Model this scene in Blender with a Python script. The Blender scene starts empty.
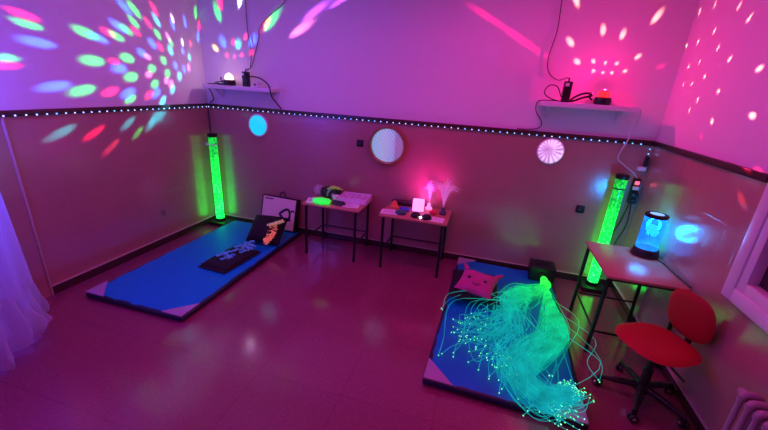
import bpy, bmesh, math, random
from mathutils import Vector, Matrix, noise
random.seed(11)
PI = math.pi
COL = bpy.context.scene.collection
SC = bpy.context.scene

# ------------------------------------------------------------------ tags
def tag(o, label=None, cat=None, group=None, kind=None):
    if label: o['label'] = label
    if cat: o['category'] = cat
    if group: o['group'] = group
    if kind: o['kind'] = kind
    return o

def thing(name, label, cat, loc=(0, 0, 0), rz=0.0, group=None):
    o = bpy.data.objects.new(name, None)
    o.empty_display_size = 0.05
    COL.objects.link(o)
    o.location = loc
    o.rotation_euler = (0, 0, rz)
    return tag(o, label, cat, group)

def copy_tree(o, parent=None):
    c = o.copy()
    COL.objects.link(c)
    if parent: c.parent = parent
    for ch in list(o.children):
        copy_tree(ch, c)
    return c

# ------------------------------------------------------------------ mesh builder
class MB:
    def __init__(self):
        self.bm = bmesh.new()
    def quad(self, *pts, mi=0):
        f = self.bm.faces.new([self.bm.verts.new(p) for p in pts]); f.material_index = mi
        return f
    def box(self, x0, x1, y0, y1, z0, z1, bev=0.0, seg=2, m=None):
        b = bmesh.new()
        bmesh.ops.create_cube(b, size=1)
        bmesh.ops.scale(b, vec=(x1 - x0, y1 - y0, z1 - z0), verts=b.verts)
        bmesh.ops.translate(b, vec=((x0 + x1) / 2, (y0 + y1) / 2, (z0 + z1) / 2), verts=b.verts)
        if bev: bmesh.ops.bevel(b, geom=b.edges[:], offset=bev, segments=seg, profile=.5, affect='EDGES')
        return self.merge(b, m)
    def merge(self, b, m=None):
        if m is not None: bmesh.ops.transform(b, matrix=m, verts=b.verts)
        me = bpy.data.meshes.new('tmp'); b.to_mesh(me); b.free()
        self.bm.from_mesh(me); bpy.data.meshes.remove(me)
        return self
    def tube(self, pts, r, n=8, smooth=0, cap=True, closed=False):
        pts = [Vector(p) for p in pts]
        if smooth: pts = spline(pts, smooth, closed)
        N = len(pts); rings = []
        rr = r if isinstance(r, (list, tuple)) else [r] * N
        if len(rr) != N:
            rr = [rr[min(len(rr) - 1, int(i / (N - 1) * (len(rr) - 1) + .5))] for i in range(N)]
        up = None
        for i, p in enumerate(pts):
            a = pts[i - 1] if (i > 0 or closed) else p
            c = pts[(i + 1) % N] if (i < N - 1 or closed) else p
            t = (c - a)
            t = t.normalized() if t.length > 1e-9 else Vector((0, 0, 1))
            if up is None:
                up = Vector((0, 0, 1)) if abs(t.z) < .9 else Vector((1, 0, 0))
            s = t.cross(up)
            if s.length < 1e-6: s = t.orthogonal()
            s.normalize(); up = s.cross(t).normalized()
            rings.append([self.bm.verts.new(p + rr[i] * (math.cos(2 * PI * k / n) * s + math.sin(2 * PI * k / n) * up)) for k in range(n)])
        for i in range(N if closed else N - 1):
            A, B = rings[i], rings[(i + 1) % N]
            for k in range(n):
                self.bm.faces.new((A[k], A[(k + 1) % n], B[(k + 1) % n], B[k]))
        if cap and not closed:
            self.bm.faces.new(rings[0][::-1]); self.bm.faces.new(rings[-1])
        return self
    def lathe(self, prof, n=32, m=None, cap=True):
        """profile of (radius, height) turned round z"""
        b = bmesh.new(); rings = []
        for r, z in prof:
            if r < 1e-6: rings.append([b.verts.new((0, 0, z))])
            else: rings.append([b.verts.new((r * math.cos(2 * PI * k / n), r * math.sin(2 * PI * k / n), z)) for k in range(n)])
        for A, B in zip(rings, rings[1:]):
            for k in range(n):
                k2 = (k + 1) % n
                if len(A) == 1 and len(B) == 1: continue
                if len(A) == 1: b.faces.new((A[0], B[k2], B[k]))
                elif len(B) == 1: b.faces.new((A[k], A[k2], B[0]))
                else: b.faces.new((A[k], A[k2], B[k2], B[k]))
        if cap:
            if len(rings[0]) > 1: b.faces.new(rings[0][::-1])
            if len(rings[-1]) > 1: b.faces.new(rings[-1])
        return self.merge(b, m)
    def ball(self, c, r, sub=2, sc=(1, 1, 1)):
        b = bmesh.new(); bmesh.ops.create_icosphere(b, subdivisions=sub, radius=r)
        bmesh.ops.scale(b, vec=sc, verts=b.verts); bmesh.ops.translate(b, vec=c, verts=b.verts)
        return self.merge(b)
    def build(self, name, m, parent=None, smooth=True, mats=None):
        bmesh.ops.recalc_face_normals(self.bm, faces=self.bm.faces)
        me = bpy.data.meshes.new(name); self.bm.to_mesh(me); self.bm.free()
        for x in (mats or [m]): me.materials.append(x)
        o = bpy.data.objects.new(name, me); COL.objects.link(o)
        if smooth:
            me.polygons.foreach_set('use_smooth', [True] * len(me.polygons))
            try: me.set_sharp_from_angle(angle=math.radians(38))
            except Exception: pass
        if parent: o.parent = parent
        return o

def spline(P, k=6, closed=False):
    out = []; N = len(P)
    rng = range(N) if closed else range(N - 1)
    for i in rng:
        p0 = P[i - 1] if (i > 0 or closed) else P[i] * 2 - P[i + 1]
        p1 = P[i]; p2 = P[(i + 1) % N]
        p3 = P[(i + 2) % N] if (i + 2 < N or closed) else p2 * 2 - p1
        for j in range(k):
            t = j / k
            out.append(.5 * ((2 * p1) + (p2 - p0) * t + (2 * p0 - 5 * p1 + 4 * p2 - p3) * t * t + (3 * p1 - p0 - 3 * p2 + p3) * t ** 3))
    if not closed: out.append(P[-1].copy())
    return out

def T(x, y, z): return Matrix.Translation((x, y, z))
def RX(a): return Matrix.Rotation(a, 4, 'X')
def RY(a): return Matrix.Rotation(a, 4, 'Y')
def RZ(a): return Matrix.Rotation(a, 4, 'Z')

# ------------------------------------------------------------------ materials (all node based)
def mat(name, col, rough=.5, metal=0., emis=None, es=0., var=.12, scale=30., bump=0., spec=.5, alpha=None, trans=0., coat=0., rough_var=0.):
    m = bpy.data.materials.new(name); m.use_nodes = True
    nt = m.node_tree; N = nt.nodes; L = nt.links
    b = N['Principled BSDF']
    tc = N.new('ShaderNodeTexCoord'); nz = N.new('ShaderNodeTexNoise')
    nz.inputs['Scale'].default_value = scale; nz.inputs['Detail'].default_value = 3
    L.new(tc.outputs['Object'], nz.inputs['Vector'])
    mx = N.new('ShaderNodeMix'); mx.data_type = 'RGBA'
    mx.inputs[6].default_value = (*[c * (1 - var) for c in col], 1)
    mx.inputs[7].default_value = (*[min(1, c * (1 + var)) for c in col], 1)
    L.new(nz.outputs['Fac'], mx.inputs[0]); L.new(mx.outputs[2], b.inputs['Base Color'])
    b.inputs['Roughness'].default_value = rough; b.inputs['Metallic'].default_value = metal
    b.inputs['Specular IOR Level'].default_value = spec
    if emis:
        b.inputs['Emission Color'].default_value = (*emis, 1); b.inputs['Emission Strength'].default_value = es
    if trans: b.inputs['Transmission Weight'].default_value = trans
    if coat: b.inputs['Coat Weight'].default_value = coat; b.inputs['Coat Roughness'].default_value = .1
    if alpha is not None: b.inputs['Alpha'].default_value = alpha
    if rough_var:
        mr = N.new('ShaderNodeMapRange'); mr.inputs[3].default_value = rough - rough_var; mr.inputs[4].default_value = rough + rough_var
        L.new(nz.outputs['Fac'], mr.inputs[0]); L.new(mr.outputs[0], b.inputs['Roughness'])
    if bump:
        bp = N.new('ShaderNodeBump'); bp.inputs['Strength'].default_value = bump; bp.inputs['Distance'].default_value = .01
        L.new(nz.outputs['Fac'], bp.inputs['Height']); L.new(bp.outputs['Normal'], b.inputs['Normal'])
    m['_n'] = 1
    return m

def nodes(m):
    return m.node_tree.nodes, m.node_tree.links, m.node_tree.nodes['Principled BSDF']

M = {}
M['plaster'] = mat('plaster', (.80, .76, .78), .75, var=.03, scale=9, bump=.06, spec=.25)

def tile_mat(name, swap):
    m = mat(name, (.46, .23, .20), .2, var=.06, scale=5, spec=.5)
    N, L, b = nodes(m)
    b.inputs['Coat Weight'].default_value = 1; b.inputs['Coat IOR'].default_value = 1.75; b.inputs['Coat Roughness'].default_value = .22
    tc = N.new('ShaderNodeTexCoord'); sp = N.new('ShaderNodeSeparateXYZ'); cb = N.new('ShaderNodeCombineXYZ')
    L.new(tc.outputs['Object'], sp.inputs[0])
    L.new(sp.outputs['Y' if swap else 'X'], cb.inputs['X']); L.new(sp.outputs['Z'], cb.inputs['Y'])
    br = N.new('ShaderNodeTexBrick'); br.offset = 0; br.squash = 1
    br.inputs['Scale'].default_value = 1; br.inputs['Brick Width'].default_value = .15
    br.inputs['Row Height'].default_value = .15; br.inputs['Mortar Size'].default_value = .0016
    br.inputs['Mortar Smooth'].default_value = .3
    br.inputs['Color1'].default_value = (1, 1, 1, 1); br.inputs['Color2'].default_value = (.98, .98, .98, 1)
    br.inputs['Mortar'].default_value = (.85, .83, .83, 1)
    L.new(cb.outputs[0], br.inputs['Vector'])
    mx = N.new('ShaderNodeMix'); mx.data_type = 'RGBA'; mx.blend_type = 'MULTIPLY'; mx.inputs[0].default_value = 1
    src = b.inputs['Base Color'].links[0].from_socket
    L.new(src, mx.inputs[6]); L.new(br.outputs['Color'], mx.inputs[7]); L.new(mx.outputs[2], b.inputs['Base Color'])
    # soft waviness of the glaze and sunken joints
    nz = N.new('ShaderNodeTexNoise'); nz.inputs['Scale'].default_value = 7; L.new(tc.outputs['Object'], nz.inputs['Vector'])
    ma = N.new('ShaderNodeMath'); ma.operation = 'MULTIPLY_ADD'; ma.inputs[1].default_value = -.35
    L.new(br.outputs['Fac'], ma.inputs[0]); L.new(nz.outputs['Fac'], ma.inputs[2])
    bp = N.new('ShaderNodeBump'); bp.inputs['Strength'].default_value = .35; bp.inputs['Distance'].default_value = .006
    L.new(ma.outputs[0], bp.inputs['Height']); L.new(bp.outputs['Normal'], b.inputs['Normal']); L.new(bp.outputs['Normal'], b.inputs['Coat Normal'])
    return m
M['tile_x'] = tile_mat('glazed_tile_back', False)
M['tile_y'] = tile_mat('glazed_tile_side', True)

def floor_mat():
    m = mat('terrazzo', (.26, .05, .105), .15, var=.25, scale=55, spec=.8, rough_var=.04)
    N, L, b = nodes(m)
    tc = N.new('ShaderNodeTexCoord'); mp = N.new('ShaderNodeMapping'); mp.inputs['Location'].default_value = (-2.2, 1.7, 0)
    L.new(tc.outputs['Object'], mp.inputs[0])
    br = N.new('ShaderNodeTexBrick'); br.offset = 0
    br.inputs['Scale'].default_value = 1; br.inputs['Brick Width'].default_value = .6; br.inputs['Row Height'].default_value = .6
    br.inputs['Mortar Size'].default_value = .0022
    br.inputs['Color1'].default_value = (1, 1, 1, 1); br.inputs['Color2'].default_value = (.95, .95, .95, 1); br.inputs['Mortar'].default_value = (.65, .62, .65, 1)
    L.new(mp.outputs[0], br.inputs['Vector'])
    vo = N.new('ShaderNodeTexVoronoi'); vo.inputs['Scale'].default_value = 70; L.new(tc.outputs['Object'], vo.inputs['Vector'])
    cr = N.new('ShaderNodeValToRGB'); cr.color_ramp.elements[0].position = .12; cr.color_ramp.elements[0].color = (1.5, 1.4, 1.4, 1)
    cr.color_ramp.elements[1].position = .3; cr.color_ramp.elements[1].color = (1, 1, 1, 1)
    L.new(vo.outputs['Distance'], cr.inputs[0])
    src = b.inputs['Base Color'].links[0].from_socket
    for sock in (br.outputs['Color'], cr.outputs[0]):
        mx = N.new('ShaderNodeMix'); mx.data_type = 'RGBA'; mx.blend_type = 'MULTIPLY'; mx.inputs[0].default_value = 1
        L.new(src, mx.inputs[6]); L.new(sock, mx.inputs[7]); src = mx.outputs[2]
    L.new(src, b.inputs['Base Color'])
    return m
M['floor'] = floor_mat()
M['ceil'] = mat('ceiling_paint', (.75, .75, .75), .8, var=.02)
M['darkwood'] = mat('dark_varnished_wood', (.045, .02, .018), .35, var=.3, scale=14)
M['skirting'] = mat('dark_skirting_tile', (.05, .022, .025), .25, var=.2, scale=12)
M['paleedge'] = mat('pale_tile_edge', (.55, .42, .38), .35)
M['white'] = mat('white_lacquer', (.78, .76, .78), .35, var=.03)
M['black'] = mat('black_plastic', (.012, .012, .014), .35, var=.3)
M['rubber'] = mat('black_cable_rubber', (.01, .01, .012), .5)
M['cordwhite'] = mat('white_cord', (.7, .68, .7), .4)
M['steel'] = mat('dark_painted_steel', (.02, .02, .024), .35, metal=.4, var=.3)
M['chrome'] = mat('chrome', (.7, .7, .72), .2, metal=1)

def wood_mat():
    m = mat('orange_wood_laminate', (.52, .25, .16), .3, var=.1, scale=8, spec=.5)
    N, L, b = nodes(m)
    tc = N.new('ShaderNodeTexCoord'); mp = N.new('ShaderNodeMapping'); mp.inputs['Scale'].default_value = (3, 22, 3)
    wv = N.new('ShaderNodeTexNoise'); wv.inputs['Scale'].default_value = 3; wv.inputs['Detail'].default_value = 6
    L.new(tc.outputs['Object'], mp.inputs[0]); L.new(mp.outputs[0], wv.inputs['Vector'])
    src = b.inputs['Base Color'].links[0].from_node
    L.new(wv.outputs['Fac'], src.inputs[0])
    return m
M['desk'] = wood_mat()
M['vinyl_blue'] = mat('blue_vinyl', (.002, .28, .62), .42, var=.08, scale=12, bump=.12, spec=.22)
M['vinyl_corner'] = mat('pale_corner_vinyl', (.42, .30, .48), .45, var=.06)
M['vinyl_shade'] = mat('shaded_vinyl_side', (.006, .012, .05), .45)  # shade on the mat sides painted in as near-black blue
M['fab_black'] = mat('black_cushion_cloth', (.010, .010, .013), .85, var=.3, scale=60, bump=.3)
M['fab_pink'] = mat('pink_plush', (.52, .06, .26), .9, var=.2, scale=60, bump=.5)
M['fab_red'] = mat('red_upholstery', (.46, .008, .014), .75, var=.1, scale=120, bump=.25)
M['cardboard'] = mat('pink_box_print', (.95, .70, .62), .5, var=.06, scale=6)
M['ink'] = mat('dark_print', (.03, .02, .035), .5)
M['paper'] = mat('white_paper', (.9, .9, .92), .6, var=.03)
M['paleblue'] = mat('pale_blue_cloth', (.12, .75, .90), .8, var=.25, scale=40, bump=.3)
M['rad'] = mat('radiator_enamel', (.42, .32, .34), .35, var=.05)

def led_mat(name, col, s):
    m = mat(name, (.8, .8, .8), .3, emis=col, es=s)
    return m
M['led_a'] = led_mat('strip_bulb_pale', (.36, .46, 1.), 2.2)
M['led_b'] = led_mat('strip_bulb_azure', (.05, .40, 1.), 2.4)

# ------------------------------------------------------------------ dimensions
W = 4.99; YF = -6.0; H = 2.95; HT = 1.555; BB = .08

def structure(o): o['kind'] = 'structure'; return o
# floor and ceiling
b = MB(); b.box(-.15, W + .15, YF - .15, .15, -.12, 0); structure(b.build('floor', M['floor'], smooth=False))
b = MB(); b.box(-.15, W + .15, YF - .15, .15, H, H + .12); structure(b.build('ceiling', M['ceil'], smooth=False))

def two_tone(name, boxes_low, boxes_up, tilem):
    b = MB()
    for q in boxes_low: b.box(*q)
    n = len(b.bm.faces)
    for q in boxes_up: b.box(*q)
    b.bm.faces.ensure_lookup_table()
    for i, f in enumerate(b.bm.faces): f.material_index = 0 if i < n else 1
    return structure(b.build(name, None, smooth=False, mats=[tilem, M['plaster']]))
two_tone('wall_back', [(-.15, W + .15, 0, .15, 0, HT)], [(-.15, W + .15, .004, .15, HT, H)], M['tile_x'])
two_tone('wall_left', [(-.15, 0, YF, 0, 0, HT)], [(-.15, -.004, YF, .004, HT, H)], M['tile_y'])
WY0, WY1, WZ0, WZ1 = -1.66, -3.3, .92, 2.35          # window opening in the right wall
two_tone('wall_right',
         [(W, W + .15, WY0, 0, 0, HT), (W, W + .15, YF, WY1, 0, HT), (W, W + .15, WY1, WY0, 0, WZ0)],
         [(W + .004, W + .15, WY0, .004, HT, H), (W + .004, W + .15, YF, WY1, HT, H), (W + .004, W + .15, WY1, WY0, WZ1, H)], M['tile_y'])
two_tone('wall_front', [(-.15, W + .15, YF - .15, YF, 0, HT)], [(-.15, W + .15, YF - .15, YF - .004, HT, H)], M['tile_x'])

# skirting with a thin pale top edge
def skirting(name, q, e):
    b = MB(); b.box(*q, bev=.003); o = structure(b.build(name, M['skirting']))
    b = MB(); b.box(*e); b.build('top_edge', M['paleedge'], o)
t = .014
skirting('baseboard_back', (0, W, -t, 0, 0, BB), (0, W, -t - .002, 0, BB, BB + .006))
skirting('baseboard_left', (0, t, -2.11, -t, 0, BB), (0, t + .002, -2.11, -t, BB, BB + .006))
skirting('baseboard_right', (W - t, W, YF, -t, 0, BB), (W - t - .002, W, YF, -t, BB, BB + .006))
# dark ledge that caps the tiles
def ledge(name, q):
    b = MB(); b.box(*q, bev=.004); structure(b.build(name, M['darkwood']))
ledge('trim_1', (0, W, -.026, .004, HT - .036, HT + .010))
ledge('trim_2', (0, .026, -2.35, -.026, HT - .036, HT + .010))
ledge('trim_3', (W - .026, W, -1.55, -.026, HT - .036, HT + .010))
b = MB(); b.box(0, .012, -2.125, -2.11, 0, HT - .036, bev=.002); structure(b.build('trim_4', M['paleedge']))

# window on the right wall
def window():
    b = MB()
    y0, y1, z0, z1 = WY0, WY1, WZ0, WZ1
    d0, d1 = W - .03, W + .03
    k = .085
    for q in ((d0, d1, y0, y0 + k, z0 - k, z1 + k), (d0, d1, y1 - k, y1, z0 - k, z1 + k), (d0, d1, y1, y0, z0 - k, z0), (d0, d1, y1, y0, z1, z1 + k)):
        b.box(*q, bev=.008)
    o = structure(b.build('window_1', M['white']))
    s = MB(); k2 = .06
    for q in ((W - .02, W + .06, y0 - k2, y0, z0, z1), (W - .02, W + .06, y1, y1 + k2, z0, z1), (W - .02, W + .06, y1 + k2, y0 - k2, z0, z0 + k2),
              (W - .02, W + .06, y1 + k2, y0 - k2, z1 - k2, z1), (W + .02, W + .06, (y0 + y1) / 2 - .03, (y0 + y1) / 2 + .03, z0 + k2, z1 - k2)):
        s.box(*q, bev=.005)
    s.build('sash', M['white'], o)
    g = mat('window_glass', (.04, .03, .04), .05, spec=.6)
    p = MB(); p.box(W + .036, W + .044, y1 + .05, y0 - .05, z0 + .05, z1 - .05); p.build('pane', g, o)
window()

# ------------------------------------------------------------------ light strips under the ledge
def light_strip(label, pts, bulbs):
    o = thing('light_strip', label, 'light strip', pts[0], 0, 'light strips under the dark ledge')
    off = Vector(pts[0])
    rb = MB()
    rb.tube([Vector(p) - off for p in pts], .0035, 6); rb.build('ribbon', M['rubber'], o)
    a = None; c = None
    for i, p in enumerate(bulbs):
        blue = (i % 7 == 3) or random.random() < max(.06, (p[0] - 2.6) * .4)
        src = c if blue else a
        if src is None:
            q = MB(); q.ball((0, 0, 0), .0064, 2); src = q.build('bulb', M['led_b'] if blue else M['led_a'])
            if blue: c = src
            else: a = src
            e = src
        else:
            e = src.copy(); COL.objects.link(e)
        e.parent = o; e.location = Vector(p) - off
ZL = HT - .028
bk = [(.04 + .071 * i, -.031, ZL) for i in range(69)] + [(4.955, -.022, ZL - .04 - .045 * i) for i in range(3)]
light_strip('strip of pale blue light bulbs along the back wall ledge', [(.02, -.0265, ZL), (4.955, -.0265, ZL), (4.955, -.016, ZL - .13)], bk)
light_strip('strip of pale blue light bulbs along the left wall ledge', [(.0265, -.04, ZL), (.0265, -2.33, ZL)], [(.031, -.06 - .071 * i, ZL) for i in range(32)])

# ------------------------------------------------------------------ shelves, star projectors, adapters
def shelf(label, x0, x1, ztop, d):
    o = thing('wall_shelf', label, 'shelf', (x0, 0, ztop - .045), 0, 'white shelves above the ledge')
    b = MB(); b.box(0, x1 - x0, -d, .004, 0, .045, bev=.004); b.build('board', M['white'], o)
    for fx in (.12, .88):
        b = MB(); x = (x1 - x0) * fx
        b.box(x - .012, x + .012, -.012, .004, -.11, 0); b.box(x - .012, x + .012, -d * .7, 0, -.012, 0)
        b.tube([(x, -.008, -.1), (x, -d * .62, -.008)], .006, 6)
        b.build('bracket', M['white'], o)
    return o
shelf('white shelf in the left corner holding the glowing white projector', .14, 1.04, 1.80, .21)
shelf('white shelf on the right holding the red projector', 3.9, 4.72, 1.855, .21)

def projector(label, loc, rz, glow, dome_col):
    o = thing('star_projector', label, 'projector', loc, rz, 'star projectors on the shelves')
    b = MB(); b.lathe([(.055, 0), (.07, .006), (.074, .03), (.068, .058), (.055, .066)], 28); b.build('base', M['black'], o)
    g = mat('projector_dome', dome_col, .25, emis=dome_col, es=glow, var=.3, scale=50)
    b = MB(); b.lathe([(.046, .062), (.049, .08), (.046, .1), (.034, .12), (.017, .131), (0, .134)], 28, cap=False); b.build('dome', g, o)
    b = MB(); b.tube([(-.085, 0, .035), (-.115, 0, .06), (-.11, 0, .09)], .008, 8, 4); b.build('handle', M['black'], o)
    return o
PL = Vector((.45, -.125, 1.80)); PR = Vector((4.43, -.125, 1.855))
pl_o = projector('small star projector with white glowing dome on the left shelf', PL, 0, 4, (1., .55, .7))
pr_o = projector('black star projector with red glowing dome on the right shelf', PR, 0, 2.5, (1., .012, .02))

def adapter(label, x, z, h):
    o = thing('power_adapter', label, 'power adapter', (x, -.10, z), 0, 'black power adapters on the shelves')
    b = MB(); b.box(-.035, .035, -.03, .03, 0, h, bev=.006); b.box(-.028, .03, -.045, -.02, h * .55, h - .01, bev=.005); b.build('casing', M['black'], o)
    b = MB(); b.box(-.028, .004, -.049, -.045, h - .045, h - .016); b.build('rating_label', M['white'], o)
    b = MB(); b.tube([(0, 0, h), (0, .01, h + .03)], .007, 8); b.build('cord_grip', M['rubber'], o)
adapter('black adapter standing beside the white glowing projector', .665, 1.80, .165)
adapter('black adapter standing on the left end of right shelf', 4.12, 1.855, .185)
o = thing('plug_block', 'white plug block beside the black adapter on left shelf', 'plug', (.79, -.10, 1.80))
b = MB(); b.box(-.045, .045, -.03, .03, 0, .055, bev=.008); b.build('casing', M['white'], o)
b = MB(); b.lathe([(.012, 0), (.012, .004)], 12, T(0.01, -.031, .03) @ RX(PI / 2)); b.build('socket_hole', M['ink'], o)
o = thing('looped_strap', 'black looped strap lying by the red projector', 'strap', (4.255, -.13, 1.855))
b = MB(); b.tube([(-.1, 0, .012), (-.07, 0, .045), (0, 0, .085), (.07, 0, .09), (.075, .012, .07), (.02, .012, .055), (-.06, .012, .02), (-.11, .012, .010)], .010, 8, 5)
b.build('loop', M['rubber'], o)

def cable(label, pts, r=.005, m='rubber', k=8, cat='cable', name='power_cable', group=None):
    b = MB(); b.tube(pts, r, 6, k); o = b.build(name, M[m]); tag(o, label, cat, group); return o
cable('thin black cable hanging straight from above to the left adapter', [(.655, -.008, 2.94), (.655, -.008, 2.7), (.661, -.01, 2.41), (.69, -.010, 2.2), (.675, -.02, 2.02), (.665, -.085, 1.99)], .004)
cable('second thin black cable curving down the wall to left adapter', [(1.2, -.008, 2.94), (1.155, -.008, 2.71), (.95, -.008, 2.56), (.82, -.008, 2.44), (.80, -.008, 2.33), (.735, -.008, 2.15), (.70, -.03, 2.03), (.672, -.08, 1.975)], .004)
cable('thick black cable looping off the left shelf to the ledge', [(.702, -.13, 1.905), (.76, -.15, 1.915), (.87, -.15, 1.905), (.98, -.19, 1.865), (1.05, -.23, 1.82), (1.055, -.20, 1.72), (1.03, -.05, 1.63), (1.06, -.012, 1.574)], .008)
cable('black cable dropping from the left shelf end to the ledge', [(.35, -.13, 1.806), (.22, -.15, 1.808), (.13, -.12, 1.79), (.12, -.05, 1.70), (.11, -.02, 1.62), (.05, -.012, 1.574)], .006)
cable('coiled black cable lying at the left end of left shelf', [(.21, -.11, 1.806), (.27, -.12, 1.83), (.33, -.11, 1.835), (.36, -.1, 1.808), (.30, -.09, 1.806), (.25, -.1, 1.82), (.31, -.12, 1.815), (.39, -.12, 1.812)], .006)
cable('thin black cable hanging from above to the right adapter', [(3.93, -.008, 2.94), (3.935, -.008, 2.71), (3.945, -.008, 2.47), (3.915, -.010, 2.25), (3.94, -.012, 2.12), (4.03, -.03, 2.05), (4.10, -.06, 2.07), (4.12, -.085, 2.068)], .004)
cable('black cable loop at the left end of right shelf', [(4.08, -.12, 1.90), (4.03, -.1, 1.99), (3.96, -.09, 1.995), (3.93, -.09, 1.93), (3.985, -.1, 1.885), (4.06, -.11, 1.864), (4.085, -.13, 1.863)], .005)
cable('black cable dropping beside the right shelf to the ledge', [(4.07, -.15, 1.863), (3.98, -.16, 1.864), (3.885, -.15, 1.85), (3.89, -.06, 1.76), (3.965, -.02, 1.66), (3.955, -.012, 1.60), (3.86, -.012, 1.575), (3.75, -.012, 1.573)], .005)

# ------------------------------------------------------------------ round wall units
def wall_disc(name, label, x, z, parts):
    o = thing(name, label, 'wall light', (x, 0, z)); o.rotation_euler = (PI / 2, 0, 0)   # local z points into the room
    for n, prof, m, cap in parts:
        b = MB(); b.lathe(prof, 48, None, cap); b.build(n, m, o)
    return o
def emis_mat(name, col, s, base=(.5, .5, .5), rough=.25):
    return mat(name, base, rough, emis=col, es=s, var=.05)
M['cyan'] = emis_mat('cyan_lit_diffuser', (0., .48, .66), 1.25, (.05, .3, .35))
wall_disc('round_lamp', 'glowing cyan round lamp on the back wall beside left bubble tube', .735, 1.353,
          [('rim', [(.135, 0), (.14, .01), (.135, .025), (.122, .028), (.118, .02)], M['white'], False), ('diffuser', [(.128, .004), (.124, .022), (.1, .036), (.05, .045), (0, .048)], M['cyan'], False)])

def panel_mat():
    m = mat('rippled_emissive_mirror', (.25, .25, .3), .15, var=.05)
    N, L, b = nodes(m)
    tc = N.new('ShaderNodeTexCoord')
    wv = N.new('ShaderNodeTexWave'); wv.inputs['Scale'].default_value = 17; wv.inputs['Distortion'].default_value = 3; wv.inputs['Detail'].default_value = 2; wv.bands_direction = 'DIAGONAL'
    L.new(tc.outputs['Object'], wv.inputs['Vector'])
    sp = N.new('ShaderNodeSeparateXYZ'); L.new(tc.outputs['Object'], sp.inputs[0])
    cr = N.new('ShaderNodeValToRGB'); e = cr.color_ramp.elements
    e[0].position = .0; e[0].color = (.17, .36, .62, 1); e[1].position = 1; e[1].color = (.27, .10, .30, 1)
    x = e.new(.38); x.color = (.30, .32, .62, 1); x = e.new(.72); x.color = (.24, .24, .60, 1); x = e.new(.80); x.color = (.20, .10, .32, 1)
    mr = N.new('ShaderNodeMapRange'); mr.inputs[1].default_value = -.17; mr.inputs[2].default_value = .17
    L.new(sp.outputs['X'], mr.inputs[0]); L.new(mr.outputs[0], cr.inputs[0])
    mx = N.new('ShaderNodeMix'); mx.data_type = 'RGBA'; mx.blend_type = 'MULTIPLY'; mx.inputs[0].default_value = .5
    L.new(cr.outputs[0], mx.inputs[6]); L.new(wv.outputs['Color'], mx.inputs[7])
    L.new(mx.outputs[2], b.inputs['Emission Color']); b.inputs['Emission Strength'].default_value = 1.2  # pale-to-dark ramp and ripple bands are painted into the emission
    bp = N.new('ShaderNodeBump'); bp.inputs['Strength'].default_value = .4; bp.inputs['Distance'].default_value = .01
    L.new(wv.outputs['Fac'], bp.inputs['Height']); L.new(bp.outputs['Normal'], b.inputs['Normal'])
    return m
M['rimorange'] = mat('orange_wooden_ring', (.32, .12, .08), .35, var=.12, scale=10)
wall_disc('round_mirror_panel', 'round rippled pale blue panel with orange ring over the desks', 2.40, 1.268,
          [('ring', [(.225, 0), (.226, .03), (.218, .05), (.205, .055), (.192, .045), (.186, .012)], M['rimorange'], False),
           ('panel', [(.188, .006), (.186, .016), (.12, .024), (0, .028)], panel_mat(), False)])['category'] = 'wall panel'

def fan_mat():
    m = mat('radial_fluted_glass', (.5, .4, .5), .2, var=.05)
    N, L, b = nodes(m)
    tc = N.new('ShaderNodeTexCoord'); mp = N.new('ShaderNodeMapping'); mp.inputs['Location'].default_value = (.022, -.02, 0)
    L.new(tc.outputs['Object'], mp.inputs[0])
    gr = N.new('ShaderNodeTexGradient'); gr.gradient_type = 'RADIAL'; L.new(mp.outputs[0], gr.inputs[0])
    mu = N.new('ShaderNodeMath'); mu.operation = 'MULTIPLY'; mu.inputs[1].default_value = 2 * PI * 17; L.new(gr.outputs['Fac'], mu.inputs[0])
    sn = N.new('ShaderNodeMath'); sn.operation = 'SINE'; L.new(mu.outputs[0], sn.inputs[0])
    nz = N.new('ShaderNodeTexNoise'); nz.inputs['Scale'].default_value = 14; L.new(tc.outputs['Object'], nz.inputs['Vector'])
    ad = N.new('ShaderNodeMath'); ad.operation = 'MULTIPLY_ADD'; ad.inputs[1].default_value = .22; L.new(sn.outputs[0], ad.inputs[0]); L.new(nz.outputs['Fac'], ad.inputs[2])
    ln = N.new('ShaderNodeVectorMath'); ln.operation = 'LENGTH'; L.new(mp.outputs[0], ln.inputs[0])
    mr = N.new('ShaderNodeMapRange'); mr.inputs[1].default_value = .0; mr.inputs[2].default_value = .07; mr.inputs[3].default_value = -.45; mr.inputs[4].default_value = .08
    L.new(ln.outputs['Value'], mr.inputs[0])
    a2 = N.new('ShaderNodeMath'); a2.operation = 'ADD'; L.new(ad.outputs[0], a2.inputs[0]); L.new(mr.outputs[0], a2.inputs[1])
    cr = N.new('ShaderNodeValToRGB'); e = cr.color_ramp.elements
    e[0].position = .1; e[0].color = (.22, .03, .22, 1); e[1].position = .75; e[1].color = (.95, .62, .95, 1); x = e.new(.42); x.color = (.5, .2, .62, 1)
    L.new(a2.outputs[0], cr.inputs[0]); L.new(cr.outputs[0], b.inputs['Emission Color']); b.inputs['Emission Strength'].default_value = .95
    return m
wall_disc('round_fluted_lamp', 'round pale pink lamp with radial flutes under the right shelf', 4.105, 1.378,
          [('rim', [(.128, 0), (.132, .012), (.124, .022), (.116, .02)], M['white'], False), ('fluted_glass', [(.122, .004), (.118, .024), (.09, .038), (.04, .046), (0, .047)], fan_mat(), False)])

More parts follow.
